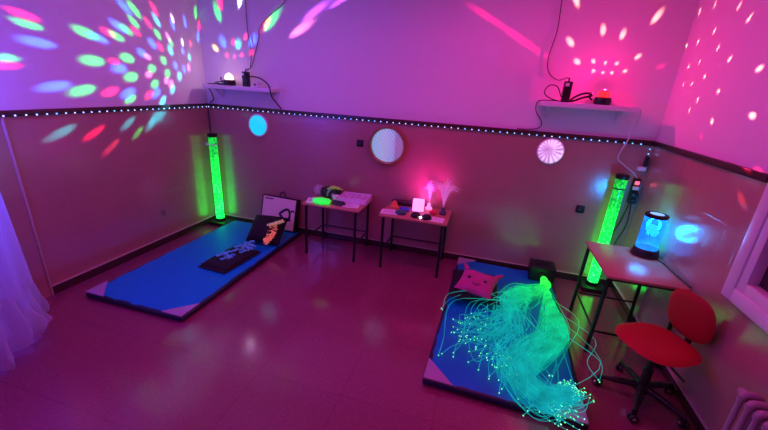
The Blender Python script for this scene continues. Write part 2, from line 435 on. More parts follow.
# ------------------------------------------------------------------ bubble tubes
def bubble_mat():
    m = mat('bubbling_green_water', (.02, .25, .05), .12, var=.1)
    N, L, b = nodes(m)
    tc = N.new('ShaderNodeTexCoord'); vo = N.new('ShaderNodeTexVoronoi'); vo.inputs['Scale'].default_value = 55
    mp = N.new('ShaderNodeMapping'); mp.inputs['Scale'].default_value = (1, 1, .6)
    L.new(tc.outputs['Object'], mp.inputs[0]); L.new(mp.outputs[0], vo.inputs['Vector'])
    nz = N.new('ShaderNodeTexNoise'); nz.inputs['Scale'].default_value = 16; nz.inputs['Detail'].default_value = 4; L.new(tc.outputs['Object'], nz.inputs['Vector'])
    ad = N.new('ShaderNodeMath'); ad.operation = 'MULTIPLY'; L.new(vo.outputs['Distance'], ad.inputs[0]); L.new(nz.outputs['Fac'], ad.inputs[1])
    cr = N.new('ShaderNodeValToRGB'); e = cr.color_ramp.elements
    e[0].position = .01; e[0].color = (.10, 1.0, .17, 1); e[1].position = .42; e[1].color = (0., .20, .012, 1); x = e.new(.14); x.color = (.002, .58, .035, 1)
    L.new(ad.outputs[0], cr.inputs[0]); L.new(cr.outputs[0], b.inputs['Emission Color'])
    sp = N.new('ShaderNodeSeparateXYZ'); L.new(tc.outputs['Object'], sp.inputs[0])
    mr = N.new('ShaderNodeMapRange'); mr.inputs[1].default_value = .1; mr.inputs[2].default_value = 1.0; mr.inputs[3].default_value = 8.0; mr.inputs[4].default_value = 1.5
    L.new(sp.outputs['Z'], mr.inputs[0]); L.new(mr.outputs[0], b.inputs['Emission Strength'])
    return m
M['bubble'] = bubble_mat()
def bubble_tube(label, loc, h, base):
    o = thing('bubble_tube', label, 'bubble tube', loc, 0, 'green bubble tubes in the corners')
    b = MB(); b.box(-base[0], base[1], -base[2], base[3], 0, base[4], bev=.008); b.build('base', M['black'], o)
    b = MB(); b.lathe([(.062, base[4]), (.064, base[4] + .03), (.058, base[4] + .034)], 24); b.build('collar', M['black'], o)
    b = MB(); b.lathe([(.05, base[4] + .02)] + [(.05, base[4] + .02 + (h - base[4] - .06) * i / 8) for i in range(1, 8)] + [(.05, h - .04)], 32); b.build('water_column', M['bubble'], o)
    b = MB(); b.lathe([(.054, h - .14), (.054, h - .128)], 28); b.build('clip_ring', M['white'] if label.endswith('corner') else M['steel'], o)
    b = MB(); b.lathe([(.056, h - .04), (.058, h - .034), (.058, h), (.05, h + .006)], 28); b.build('cap', M['black'], o)
    return o
t1 = bubble_tube('green bubble tube on a black plinth in the left corner', (.135, -.13, 0), 1.21, (.10, .16, .12, .10, .05))
b = MB(); b.tube([(-.05, 0, 1.08), (-.09, 0, 1.08)], .012, 10); b.ball((-.095, 0, 1.07), .022, 2); b.build('wall_clip', M['white'], t1)
b = MB(); b.tube([(-.07, .06, 1.2), (-.09, .08, 1.36), (-.10, .09, 1.5)], .008, 8, 4); b.build('lead', M['rubber'], t1)
t2 = bubble_tube('green bubble tube leaning by the table at the right', (4.77, -.10, 0), 1.235, (.12, .12, .13, .08, .05))

# power strip and cords beside the right tube
o = thing('power_strip', 'black power strip with red lit switch hanging by right bubble tube', 'power strip', (4.925, -.03, .93))
b = MB(); b.box(-.03, .03, -.025, .028, .02, .27, bev=.006); b.build('casing', M['black'], o)
b = MB(); b.box(-.022, .018, -.034, -.024, .215, .25, bev=.004); b.build('switch', mat('lit_red_switch', (.6, .05, .08), .3, emis=(1, .12, .2), es=1.6), o)
for z in (.06, .12): b = MB(); b.box(-.028, .026, -.07, -.02, z - .022, z + .022, bev=.008); b.build('plug', M['black'], o)
b = MB(); b.box(-.03, .02, -.05, -.02, .165, .20, bev=.006); b.build('white_plug', M['white'], o)['label'] = 'white plug'
o = thing('plug_adapter', 'small white adapter on the corner wall above the power strip', 'adapter', (4.94, -.03, 1.30))
b = MB(); b.box(-.04, .025, -.02, .028, -.02, .02, bev=.005); b.build('casing', M['white'], o)
b = MB(); b.box(.0, .025, -.025, .02, .02, .12, bev=.004); b.build('lead', M['black'], o)
cable('white cord looping from the right shelf end to the power strip', [(4.64, -.15, 1.862), (4.71, -.18, 1.864), (4.745, -.17, 1.80), (4.748, -.09, 1.68), (4.745, -.055, 1.56), (4.722, -.03, 1.46), (4.718, -.012, 1.37), (4.79, -.012, 1.31), (4.88, -.02, 1.25), (4.92, -.03, 1.203)], .006, 'cordwhite')
cable('black cord dropping from the power strip to the floor', [(4.93, -.04, .955), (4.945, -.03, .85), (4.95, -.02, .7), (4.90, -.02, .5), (4.915, -.03, .3), (4.93, -.04, .10)], .005)
cable('black lead running down the wall behind right bubble tube', [(4.91, -.05, .955), (4.90, -.02, .80), (4.87, -.012, .66), (4.81, -.012, .52), (4.80, -.012, .44)], .005)

# sockets
def socket(label, loc, rz, m='white'):
    o = thing('wall_socket', label, 'wall socket', loc, rz, 'wall sockets')
    b = MB(); b.box(-.04, .04, -.012, 0, -.04, .04, bev=.005); b.build('plate', M[m], o)
    b = MB(); b.lathe([(.022, 0), (.022, .003)], 20, T(0, -.012, 0) @ RX(PI / 2)); b.build('insert', M['ink'], o)
    b = MB()
    for x in (-.009, .009): b.lathe([(.003, 0), (.003, .004)], 8, T(x, -.015, 0) @ RX(PI / 2))
    b.build('contact_holes', M['chrome'], o)
socket('white wall socket low on the left wall', (0, -.888, .37), -PI / 2)
socket('dark wall socket on the back wall left of right bubble tube', (4.505, 0, .818), 0, 'steel')
socket('dark wall switch plate beside the round orange ringed panel', (2.068, 0, 1.262), 0, 'steel')
socket('white wall socket under the table by the corner', (W, -.70, .42), PI / 2)

# ------------------------------------------------------------------ mats
def gym_mat(label, cx, cy, rz, guards):
    o = thing('gym_mat', label, 'mat', (cx, cy, 0), rz, 'blue gym mats on the floor')
    w, l, h = .512, 1.0, .06
    b = MB(); b.box(-w, w, -l, l, .002, h - .006, bev=.018, seg=3); b.build('side_cover', M['vinyl_shade'], o)
    b = bmesh.new()
    # quilted looking top sheet with slight dimples
    nx, ny = 26, 50
    vs = [[b.verts.new((-w + .012 + (2 * w - .024) * i / nx, -l + .012 + (2 * l - .024) * j / ny, h - .002 - (.006 if i in (0, nx) or j in (0, ny) else 0) + .003 * noise.noise((i * .35 + cx, j * .3, 3)))) for j in range(ny + 1)] for i in range(nx + 1)]
    for i in range(nx):
        for j in range(ny): b.faces.new((vs[i][j], vs[i + 1][j], vs[i + 1][j + 1], vs[i][j + 1]))
    mb = MB(); mb.merge(b); mb.build('top_cover', M['vinyl_blue'], o)
    k = .20
    for sx, sy in guards:
        if True:
            c = MB(); z0, z1 = h - .004, h + .0045
            P = [(sx * (w - .006), sy * (l - .006)), (sx * (w - .006 - k), sy * (l - .006)), (sx * (w - .006), sy * (l - .006 - k * 1.0))]
            lo = [c.bm.verts.new((x, y, z0)) for x, y in P]; hi = [c.bm.verts.new((x, y, z1)) for x, y in P]
            c.bm.faces.new(hi); c.bm.faces.new(lo[::-1])
            for i in range(3): c.bm.faces.new((lo[i], lo[(i + 1) % 3], hi[(i + 1) % 3], hi[i]))
            c.build('corner_guard', M['vinyl_corner'], o)
    return o
gym_mat('blue gym mat along the left wall with black cushion on it', .812, -1.055, 0, ((-1, -1), (1, -1)))
gym_mat('blue gym mat on the right under the glowing fibres', 3.83, -1.055, math.radians(-2.0), ((-1, -1), (1, -1), (-1, 1)))

# ------------------------------------------------------------------ cushions and things on the left mat
def pillow_bm(w, d, h, nx=18, seed=0, wr=.012):
    b = bmesh.new(); top = []; bot = []
    for i in range(nx + 1):
        rt, rb = [], []
        for j in range(nx + 1):
            u = -1 + 2 * i / nx; v = -1 + 2 * j / nx
            e = (1 - abs(u) ** 3.2) * (1 - abs(v) ** 3.2)
            e = max(e, 0) ** .55
            x = u * w / 2 * (1 - .10 * (1 - abs(u)) * 0 - .07 * (1 - v * v) * abs(u) ** 6)
            y = v * d / 2 * (1 - .07 * (1 - u * u) * abs(v) ** 6)
            n = wr * noise.noise((u * 2.6 + seed, v * 2.6, seed * .7))
            edge = (i in (0, nx) or j in (0, nx))
            rt.append(b.verts.new((x, y, h / 2 * e + n * e)))
            rb.append(rt[-1] if edge else b.verts.new((x, y, -h / 2 * e + n * e)))
        top.append(rt); bot.append(rb)
    for i in range(nx):
        for j in range(nx):
            b.faces.new((top[i][j], top[i + 1][j], top[i + 1][j + 1], top[i][j + 1]))
            q = (bot[i][j], bot[i][j + 1], bot[i + 1][j + 1], bot[i + 1][j])
            try: b.faces.new(q)
            except Exception: pass
    return b

# flat printed box leaning on the back wall
o = thing('gift_box', 'flat pink box with a carry handle leaning on the back wall', 'box', (1.02, -.165, .074), math.radians(-6))
o.rotation_euler = (math.radians(-14), 0, math.radians(-4))
b = MB(); b.box(-.265, .265, 0, .07, 0, .42, bev=.004); b.build('carton', M['fab_black'], o)
b = MB(); b.box(-.245, .245, -.003, .001, .012, .408); b.build('front_print', M['cardboard'], o)
b = MB(); b.box(-.215, -.09, -.0045, -.002, .372, .388); b.build('title_line', M['ink'], o)
b = MB(); pts = [(.10 + .075 * math.cos(a), -.008, .205 + .062 * math.sin(a) + .02 * math.sin(2 * a)) for a in [2 * PI * i / 14 for i in range(14)]]
b.tube(pts, .017, 8, 3, closed=True); b.tube([(.165, -.008, .23), (.21, -.008, .27), (.235, -.008, .25)], .010, 8, 3)
b.tube([(.05, -.008, .155), (.12, -.008, .125), (.20, -.008, .15)], .009, 8, 3)
g = b.build('pictured_loop', M['ink'], o); g.scale = (1, .35, 1)
b = MB(); b.tube([(-.02, .035, .418), (-.02, .035, .46), (.0, .035, .485), (.03, .035, .485), (.05, .035, .46), (.05, .035, .418)], .006, 8, 4); b.build('carry_handle', M['rubber'], o)

o = thing('cushion', 'black square cushion propped against the pink box', 'cushion', (1.10, -.50, .06), 0)
o.rotation_euler = (0, 0, math.radians(8))
b = MB(); b.merge(pillow_bm(.42, .38, .19, seed=3), T(0, 0.02, .14) @ RX(math.radians(36))); b.build('cover', M['fab_black'], o)
b = MB(); b.tube([(-.2, -.165, .0), (0, -.165, -.003), (.2, -.165, .0)], .006, 6, 4); pip = b.build('piping', M['fab_black'], o); pip.location = (0, .02, .02)

# coral curls and cream ruffle resting on the cushion
o = thing('ribbon_toy', 'coral curly ribbon toy with a cream ruffle on the black cushion', 'toy', (1.21, -.57, .215))
coral = mat('coral_glow_ribbon', (1., .30, .16), .6, emis=(1., .22, .12), es=.28, var=.3, scale=50)  # slight emission added to keep the coral orange under the magenta lamps
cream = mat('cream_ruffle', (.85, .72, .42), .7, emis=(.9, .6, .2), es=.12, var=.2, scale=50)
b = MB()
for i in range(46):
    a = random.random() * 2 * PI; r = random.random() ** .5
    cx, cz = .050 * r * math.cos(a), .115 * r * math.sin(a)
    k = random.uniform(.010, .016)
    ph = random.random() * 6
    b.tube([(cx + k * math.cos(ph + j * .9), -.035 + cz * 1.0 + .02 * random.random(), cz * .72 - .012 + k * math.sin(ph + j * .9)) for j in range(7)], .0055, 6, 3)
b.build('curls', coral, o)
b = MB()
b.tube([(-.08 + .20 * i / 26, .045 + .03 * i / 26 + .012 * math.cos(i * 1.9), .05 + .085 * i / 26 + .016 * math.sin(i * 1.9)) for i in range(27)], .011, 6, 3)
b.build('ruffle', cream, o)

# folded dark blanket with blue frills
o = thing('folded_blanket', 'folded black blanket with pale blue frills on left mat', 'blanket', (1.035, -1.075, .066), math.radians(-4))
for k in range(2):
    b = bmesh.new(); nx, ny = 14, 26
    w, l = (.34, .56) if k == 0 else (.31, .50)
    def zf(i, j): return .022 * (1 - (2 * i / nx - 1) ** 6) * (1 - (2 * j / ny - 1) ** 10) + .008 * noise.noise((i * .5, j * .45, k * 5.))
    up = [[b.verts.new((w * (i / nx - .5) + .008 * noise.noise((j * .4, k, i)), l * (j / ny - .5), .005 + k * .024 + zf(i, j))) for j in range(ny + 1)] for i in range(nx + 1)]
    dn = [[b.verts.new((up[i][j].co.x, up[i][j].co.y, .0 + k * .02)) for j in range(ny + 1)] for i in range(nx + 1)]
    for i in range(nx):
        for j in range(ny):
            b.faces.new((up[i][j], up[i + 1][j], up[i + 1][j + 1], up[i][j + 1])); b.faces.new((dn[i][j], dn[i][j + 1], dn[i + 1][j + 1], dn[i + 1][j]))
    for i in range(nx):
        for j, s in ((0, 1), (ny, -1)): b.faces.new((up[i][j], dn[i][j], dn[i + 1][j], up[i + 1][j]))
    for j in range(ny):
        for i in (0, nx): b.faces.new((up[i][j], up[i][j + 1], dn[i][j + 1], dn[i][j]))
    m = MB(); m.merge(b); m.build('fold', M['fab_black'], o)
for (x, y, L_, dx) in ((-.09, -.10, .12, .05), (-.05, .02, .26, .10), (.0, -.15, .14, .05), (-.08, .14, .22, .08), (.06, .06, .20, .04)):
    b = MB(); pts = [(x + dx * i / 18 + .018 * math.sin(i * 1.5), y + L_ * i / 18, .058 + .012 * math.cos(i * 1.1)) for i in range(19)]
    b.tube(pts, .013, 7, 3); b.build('frill', M['paleblue'], o)

# ------------------------------------------------------------------ right mat: cushions
o = thing('cushion', 'dark square cushion beneath the pink pig face cushion', 'cushion', (3.56, -.79, .066), math.radians(2))
b = MB(); b.merge(pillow_bm(.46, .54, .13, seed=5), T(0, 0, .070)); b.build('cover', M['fab_black'], o)
b = MB(); b.tube([(-.21, -.26, .07), (0, -.262, .07), (.21, -.26, .07)], .006, 6, 4); b.build('piping', M['fab_black'], o)
o = thing('plush_cushion', 'pink plush cushion with two dark eyes leaning on dark cushion', 'cushion', (3.575, -.875, .178))
o.rotation_euler = (math.radians(7), math.radians(3), math.radians(-12))
b = MB(); b.merge(pillow_bm(.335, .34, .11, seed=9, wr=.02), T(0, 0, .04)); b.build('body', M['fab_pink'], o)
for sx in (-1, 1):
    b = MB(); b.lathe([(0.001, .1), (.012, .085), (.024, .05), (.02, .0)], 10, T(sx * .13, .155, .045) @ RZ(-sx * .7) @ RX(-PI / 2.2)); b.build('ear', M['fab_pink'], o)
    b = MB(); b.ball((sx * .075, -.02, .101), .018, 2, (1, 1, .5)); e = b.build('eye', M['ink'], o)
b = MB(); b.ball((0, -.075, .098), .03, 2, (1.3, .8, .5)); b.build('snout', M['fab_pink'], o)

# ------------------------------------------------------------------ fibre optic light source and strands
o = thing('light_box', 'black light source box at the head of the right mat', 'light source', (4.235, -.205, .062), math.radians(-2))
b = MB(); b.box(-.125, .125, -.10, .11, 0, .165, bev=.012, seg=3); b.build('casing', M['black'], o)
b = MB(); b.lathe([(.04, 0), (.042, .02), (.034, .024)], 20, T(0, -.10, .07) @ RX(PI / 2)); b.build('outlet', M['steel'], o)
for k in range(5): pass
b = MB()
for k in range(5): b.box(-.08, .08, -.07 + k * .03, -.06 + k * .03, .163, .168)
b.build('vent', M['steel'], o)

def fibre_mat():
    m = bpy.data.materials.new('lit_fibre'); m.use_nodes = True
    N, L, b = nodes(m)
    at = N.new('ShaderNodeAttribute'); at.attribute_name = 'along'
    cr = N.new('ShaderNodeValToRGB'); e = cr.color_ramp.elements
    e[0].position = 0; e[0].color = (.02, .9, .05, 1); e[1].position = 1; e[1].color = (.004, .30, .36, 1)
    x = e.new(.14); x.color = (.01, .75, .13, 1); x = e.new(.38); x.color = (.004, .50, .22, 1); x = e.new(.6); x.color = (.003, .34, .34, 1)
    L.new(at.outputs['Fac'], cr.inputs[0]); L.new(cr.outputs[0], b.inputs['Emission Color'])
    nz = N.new('ShaderNodeTexNoise'); nz.inputs['Scale'].default_value = 12
    tc = N.new('ShaderNodeTexCoord'); L.new(tc.outputs['Object'], nz.inputs['Vector'])
    mr = N.new('ShaderNodeMapRange'); mr.inputs[3].default_value = .15; mr.inputs[4].default_value = 2.0
    L.new(nz.outputs['Fac'], mr.inputs[0]); L.new(mr.outputs[0], b.inputs['Emission Strength'])
    b.inputs['Base Color'].default_value = (.004, .05, .05, 1); b.inputs['Roughness'].default_value = .6; b.inputs['Specular IOR Level'].default_value = .05
    return m
M['fibre'] = fibre_mat()
M['tip'] = mat('lit_fibre_tip', (.3, .5, .4), .3, emis=(.10, 1., .26), es=1.5)
M['tipw'] = mat('lit_fibre_tip_pale', (.5, .6, .5), .3, emis=(.35, 1., .75), es=1.5)

def strand_mesh(paths, r, n=4, seg=5):
    mb = MB(); along = []
    for P in paths:
        P = spline([Vector(p) for p in P], seg)
        v0 = len(mb.bm.verts); mb.tube(P, r, n)
        along += [i / (len(P) - 1) for i in range(len(P)) for _ in range(n)]
    return mb, along
def finish_strand(mb, along, name, parent):
    me = bpy.data.meshes.new(name); mb.bm.to_mesh(me); mb.bm.free(); me.materials.append(M['fibre'])
    a = me.attributes.new('along', 'FLOAT', 'POINT'); a.data.foreach_set('value', along)
    me.polygons.foreach_set('use_smooth', [True] * len(me.polygons))
    ob = bpy.data.objects.new(name, me); COL.objects.link(ob); ob.parent = parent
    return ob

FIB = thing('fibre_optic_bundle', 'glowing green and cyan fibre optic strands spread over the right mat', 'fibre optic light', (4.24, -.36, .062))
F0 = Vector((4.24, -.36, .062))
b = MB(); b.tube([(0, .0, .068), (0, -.06, .07), (.005, -.13, .06)], [.030, .036, .050], 14, 5)
b.build('sheath', mat('lit_green_sheath', (.05, .4, .08), .35, emis=(.02, 1., .05), es=1.7), FIB)
fam_A = [(4.245, -.47), (4.25, -.66), (4.245, -.92), (4.27, -1.27), (4.08, -1.60), (3.94, -1.83), (4.05, -1.96), (4.20, -1.92), (4.25, -1.83)]
fam_B = [(4.24, -.47), (4.17, -.60), (4.00, -.72), (3.87, -.95), (3.84, -1.25), (3.70, -1.40), (3.60, -1.45)]
fam_D = [(4.24, -.47), (4.15, -.58), (3.98, -.70), (3.90, -.93), (3.95, -1.25), (3.88, -1.55), (3.83, -1.72)]
fam_E = [(4.245, -.47), (4.24, -.66), (4.21, -.95), (4.16, -1.3), (3.95, -1.55), (3.86, -1.82), (3.99, -2.0), (4.15, -2.03)]
def fam_path(F, sp, hmax, tail=.07):
    n = len(F); g = random.gauss(0, .8); g2 = random.gauss(0, .5); out = []
    lift = random.random() ** 1.3 * hmax
    for i, (x, y) in enumerate(F):
        t = i / (n - 1)
        a = F[max(0, i - 1)]; c = F[min(n - 1, i + 1)]
        d = Vector((c[0] - a[0], c[1] - a[1])).normalized(); nn = Vector((-d.y, d.x))
        s = sp * min(1, t * 2.4) * (g + g2 * math.sin(t * 5 + g * 3))
        q = Vector((x, y)) + nn * s + Vector((random.gauss(0, tail), random.gauss(0, tail))) * (.25 + .75 * (t > .8)) * min(1, t * 2)
        z = .062 * (1 - min(1, t * 3)) + (.010 + lift * math.sin(PI * min(1, t)) ** .7) * min(1, t * 4) + random.uniform(0, .006)
        out.append((q.x, q.y, z + .004))
    return out
paths = []
for i in range(115): paths.append(fam_path(fam_A, .036, .10, .032))
for i in range(44): paths.append(fam_path(fam_B, .085, .10, .10))
for i in range(44): paths.append(fam_path(fam_D, .075, .09, .09))
for i in range(70): paths.append(fam_path(fam_E, .045, .10, .05))
# loose long loops
loose = [(3.30, -1.19), (3.38, -1.77), (3.46, -1.73), (4.45, -1.66), (3.70, -1.70), (3.95, -2.1), (4.10, -2.14), (3.80, -1.97), (4.2, -2.06), (3.55, -1.25), (3.50, -1.52), (3.62, -1.62), (3.72, -1.88), (3.66, -1.5), (4.28, -1.9), (3.58, -1.2), (3.68, -1.1), (3.9, -2.02), (4.02, -2.08), (3.48, -1.35)]
for i in range(34):
    e = Vector(loose[i % len(loose)]); e += Vector((random.gauss(0, .03), random.gauss(0, .03))) * (i >= len(loose))
    side = -1 if e.x < 4.15 else 1
    s = Vector((4.245, -.47)); m1 = Vector((4.2 + .05 * side, -.66)) + Vector((random.gauss(0, .03), 0))
    m2 = Vector((3.93 if side < 0 else 4.27, -.95)) + Vector((random.gauss(0, .07), random.gauss(0, .08)))
    d = (e - m2); nn = Vector((-d.y, d.x)) * random.uniform(-.28, .28)
    m3 = m2 + d * .5 + nn
    m4 = e + Vector((-.04 * side, .09)) + Vector((random.gauss(0, .03), random.gauss(0, .03)))
    h = random.uniform(.03, .14)
    paths.append([(*s, .062), (*m1, .05), (*m2, .03 + h * .5), (*m3, .02 + h), (*m4, .02 + h * .7), (*e, .012)])
for P in paths:
    for k, p in enumerate(P): P[k] = Vector(p) + Vector((0, 0, .062)) - F0
random.shuffle(paths)
tipm = {}
def tip_at(p, parent, i):
    key = 'tip' if i % 3 else 'tipw'
    if key not in tipm:
        q = MB(); q.ball((0, 0, 0), .0048, 1); tipm[key] = q.build('glowing_tip', M[key]); e = tipm[key]
    else:
        e = tipm[key].copy(); COL.objects.link(e)
    e.parent = parent; e.location = p
for i, P in enumerate(paths[:95]):
    mb, al = strand_mesh([P], .0019)
    f = finish_strand(mb, al, 'strand', FIB); tip_at(P[-1], f, i)
mb, al = strand_mesh(paths[95:], .0019)
f = finish_strand(mb, al, 'strand_mass', FIB); f['kind'] = 'stuff'
q = MB()
for P in paths[95:]: q.ball(P[-1], .0048, 1)
q = q.build('tip_mass', M['tip'], FIB); q['kind'] = 'stuff'

# ------------------------------------------------------------------ school desks
def school_desk(label, cx, cy, w, d, h, rz=0, group='school desks against the wall'):
    o = thing('school_desk', label, 'desk', (cx, cy, 0), rz, group)
    b = MB(); b.box(-w / 2, w / 2, -d / 2, d / 2, h - .022, h, bev=.006); b.build('desktop', M['desk'], o)
    r = .0155; x = w / 2 - .045; y = d / 2 - .03; zt = h - .022 - r
    for sx in (-1, 1):
        for sy in (-1, 1):
            b = MB(); b.tube([(sx * x, sy * y * 1.04, .012), (sx * x, sy * y, zt - .05), (sx * x, sy * (y - .015), zt - .012), (sx * x, sy * (y - .05), zt), (sx * x, 0, zt)], r, 8, 3)
            lg = b.build('leg', M['steel'], o)
            b = MB(); b.lathe([(.016, 0), (.017, .03), (.013, .034)], 10, T(sx * x, sy * y * 1.04, 0)); b.build('foot_cap', M['rubber'], lg)
        b = MB(); b.tube([(sx * x, -y, .20), (sx * x, y, .20)], .009, 8); b.build('side_rail', M['steel'], o)
    b = MB(); b.tube([(-x, y, .20), (x, y, .20)], .009, 8); b.build('back_rail', M['steel'], o)
    b = MB(); b.tube([(-x, y - .05, zt), (x, y - .05, zt)], .009, 8); b.tube([(-x, .05 - y, zt), (x, .05 - y, zt)], .009, 8); b.build('top_rail', M['steel'], o)
    return o
HD = .62
school_desk('school desk against the back wall with green blob toy on it', 1.925, -.285, .68, .50, HD)
school_desk('school desk against the back wall with the pink glowing cube', 2.85, -.285, .72, .50, HD)
school_desk('school desk in the right corner carrying the blue jellyfish lamp', 4.715, -.955, .69, .53, .70, PI / 2)

# items on the first desk
def sheet(label, loc, w, d, rz, name='paper_sheet', group='white paper sheets on the desks'):
    o = thing(name, label, 'paper', loc, rz, group)
    b = MB(); b.box(-w / 2, w / 2, -d / 2, d / 2, 0, .003); b.build('page', M['paper'], o)
    b = MB()
    for k in range(3): b.box(-w * .35, w * (.1 + .12 * k), d * (.2 - .18 * k), d * (.23 - .18 * k), .003, .0034)
    b.build('printed_lines', M['ink'], o)
Z = HD + .0005
sheet('white sheet at the left front corner of left desk', (1.665, -.39, Z), .15, .20, .35)
sheet('white card beside the plastic tray on the left desk', (2.12, -.40, Z), .19, .13, .15)
sheet('white sheet at the left front corner of the second desk', (2.575, -.40, Z), .19, .15, .1)
sheet('white sheet at the right front corner of the second desk', (3.08, -.43, Z), .17, .14, -.05)

o = thing('blob_toy', 'bright green spiky blob toy at the front of left desk', 'toy', (1.80, -.46, Z))
gg = mat('fluorescent_green_rubber', (.05, .95, .1), .5, emis=(.02, 1., .07), es=.75, var=.2, scale=60)
b = bmesh.new(); bmesh.ops.create_icosphere(b, subdivisions=4, radius=1)
for v in b.verts:
    p = v.co.copy(); s = 1 + .25 * abs(noise.noise(p * 3.3)) + .12 * noise.noise(p * 9)
    v.co = Vector((p.x * .095 * s, p.y * .062 * s, max(0, .030 + p.z * .032 * s)))
q = MB(); q.merge(b); q.build('blob', gg, o)
for i in range(22):
    a = random.random() * 2 * PI; r = random.uniform(.7, 1)
    b = MB(); b.lathe([(.010, 0), (.006, .012), (0, .026)], 6, T(.095 * r * math.cos(a), .062 * r * math.sin(a), .032) @ RZ(a) @ RY(.8))
    b.build('spike', gg, o)

o = thing('toy_bag', 'dark bag of soft toys at the back of left desk', 'bag', (1.79, -.17, Z))
b = bmesh.new(); bmesh.ops.create_icosphere(b, subdivisions=4, radius=1)
for v in b.verts:
    p = v.co.copy(); s = 1 + .3 * noise.noise(p * 1.8) + .12 * noise.noise(p * 5)
    v.co = Vector((p.x * .125 * s, p.y * .09 * s, max(0, .06 + p.z * .075 * s)))
q = MB(); q.merge(b); q.build('bag_body', mat('dark_green_cloth', (.02, .05, .035), .7, var=.4, scale=25, bump=.4), o)
b = MB(); b.tube([(-.02, -.07, .11), (.05, -.06, .135), (.10, -.05, .13), (.16, -.04, .115)], [.012, .022, .018, .008], 8, 4); b.build('lime_scarf', mat('lime_cloth', (.45, .75, .12), .7, var=.2, emis=(.3, .6, .05), es=.08), o)
b = MB(); b.tube([(-.02, -.08, .03), (.0, -.10, .08), (.03, -.085, .12)], .012, 8, 4); b.tube([(.05, -.09, .03), (.06, -.10, .07)], .014, 8, 4); b.build('pale_straps', mat('teal_strap', (.25, .45, .45), .6), o)
o = thing('plastic_pouch', 'clear crumpled plastic pouch beside the dark toy bag', 'pouch', (1.625, -.17, Z))
b = bmesh.new(); bmesh.ops.create_icosphere(b, subdivisions=3, radius=1)
for v in b.verts:
    p = v.co.copy(); s = 1 + .35 * noise.noise(p * 2.4)
    v.co = Vector((p.x * .06 * s, p.y * .06 * s, max(0, .06 + p.z * .065 * s)))
q = MB(); q.merge(b); q.build('film', mat('clear_film', (.65, .6, .75), .25, alpha=.55), o)
o = thing('card_tent', 'small dark folded card standing behind the green blob', 'card', (1.975, -.455, Z), -.2)
b = MB(); b.box(-.07, .07, -.003, .0, 0, .062, m=T(0, .0, 0) @ RX(-.75)); b.box(-.07, .07, 0, .003, 0, .062, m=T(0, .084, 0) @ RX(.75)); b.build('card', M['ink'], o)

# compartment tray made of clear plastic
o = thing('compartment_tray', 'pale plastic compartment tray on the right of left desk', 'tray', (2.10, -.20, Z), math.radians(4))
tp = mat('pale_translucent_plastic', (.95, .80, .93), .3, var=.08)
w, d, h = .17, .13, .062
b = MB(); b.box(-w, w, -d, d, 0, .006); b.build('tray_floor', tp, o)
b = MB()
for q in ((-w, w, -d, -d + .006, .0, h), (-w, w, d - .006, d, 0, h), (-w, -w + .006, -d, d, 0, h), (w - .006, w, -d, d, 0, h)): b.box(*q, bev=.002)
b.build('rim', tp, o)
b = MB()
for i in range(1, 5): b.box(-w + 2 * w * i / 5 - .002, -w + 2 * w * i / 5 + .002, -d, d, .004, h - .006)
for j in range(1, 3): b.box(-w, w, -d + 2 * d * j / 3 - .002, -d + 2 * d * j / 3 + .002, .004, h - .006)
b.build('dividers', tp, o)
cols = [(.75, .45, .8), (.35, .4, .8), (.8, .35, .5), (.85, .8, .9), (.5, .3, .6)]
bm_ = [mat('bead_%s' % k, c, .35) for k, c in zip(('mauve', 'blue', 'rose', 'white', 'plum'), cols)]
for i in range(5):
    for j in range(3):
        q = MB()
        for k in range(9): q.ball((-w + 2 * w * (i + .5) / 5 + random.uniform(-.02, .02), -d + 2 * d * (j + .5) / 3 + random.uniform(-.026, .026), random.uniform(.018, .042)), .012, 1)
        s = q.build('beads', bm_[(i * 2 + j) % 5], o); s['kind'] = 'stuff'
o = thing('clear_cup', 'small clear tub left of the compartment tray', 'tub', (1.90, -.30, Z))
b = MB(); b.lathe([(.028, 0), (.036, .06), (.038, .06), (.033, .004)], 20); b.build('tub_wall', tp, o)
b = MB(); b.lathe([(.039, .058), (.04, .066), (.0, .067)], 20); b.build('lid', M['paper'], o)

# items on the second desk
o = thing('light_cube', 'glowing pink white cube lamp on the second desk', 'lamp', (2.855, -.24, Z), .12)
b = MB(); b.box(-.062, .062, -.045, .045, .008, .135, bev=.012, seg=3); b.build('diffuser', emis_mat('glowing_pink_diffuser', (1., .2, .82), 2.2, (.5, .3, .45)), o)
b = MB(); b.box(-.058, .058, -.041, .041, 0, .01); b.build('base', M['white'], o)
o = thing('long_box', 'long dark box at the back of the second desk', 'box', (2.655, -.10, Z), .06)
b = MB(); b.box(-.13, .13, -.04, .04, 0, .05, bev=.005); b.build('carton', M['black'], o)
b = MB(); b.box(-.131, .131, -.041, .041, .035, .052, bev=.003); b.build('lid', mat('dark_plum_card', (.06, .02, .05), .5), o)
o = thing('orange_block', 'orange wedge block on the left of the second desk', 'block', (2.575, -.215, Z), .2)
b = MB(); v = [(-.05, -.045, 0), (.05, -.045, 0), (.05, .045, 0), (-.05, .045, 0), (-.015, -.02, .07), (.02, -.02, .07), (.02, .03, .07), (-.015, .03, .07)]
vs = [b.bm.verts.new(p) for p in v]
for f in ((0, 1, 2, 3), (4, 5, 6, 7), (0, 1, 5, 4), (1, 2, 6, 5), (2, 3, 7, 6), (3, 0, 4, 7)): b.bm.faces.new([vs[i] for i in f])
bmesh.ops.bevel(b.bm, geom=b.bm.edges[:], offset=.006, segments=2, affect='EDGES')
b.build('block', mat('orange_foam', (.9, .30, .10), .7), o)
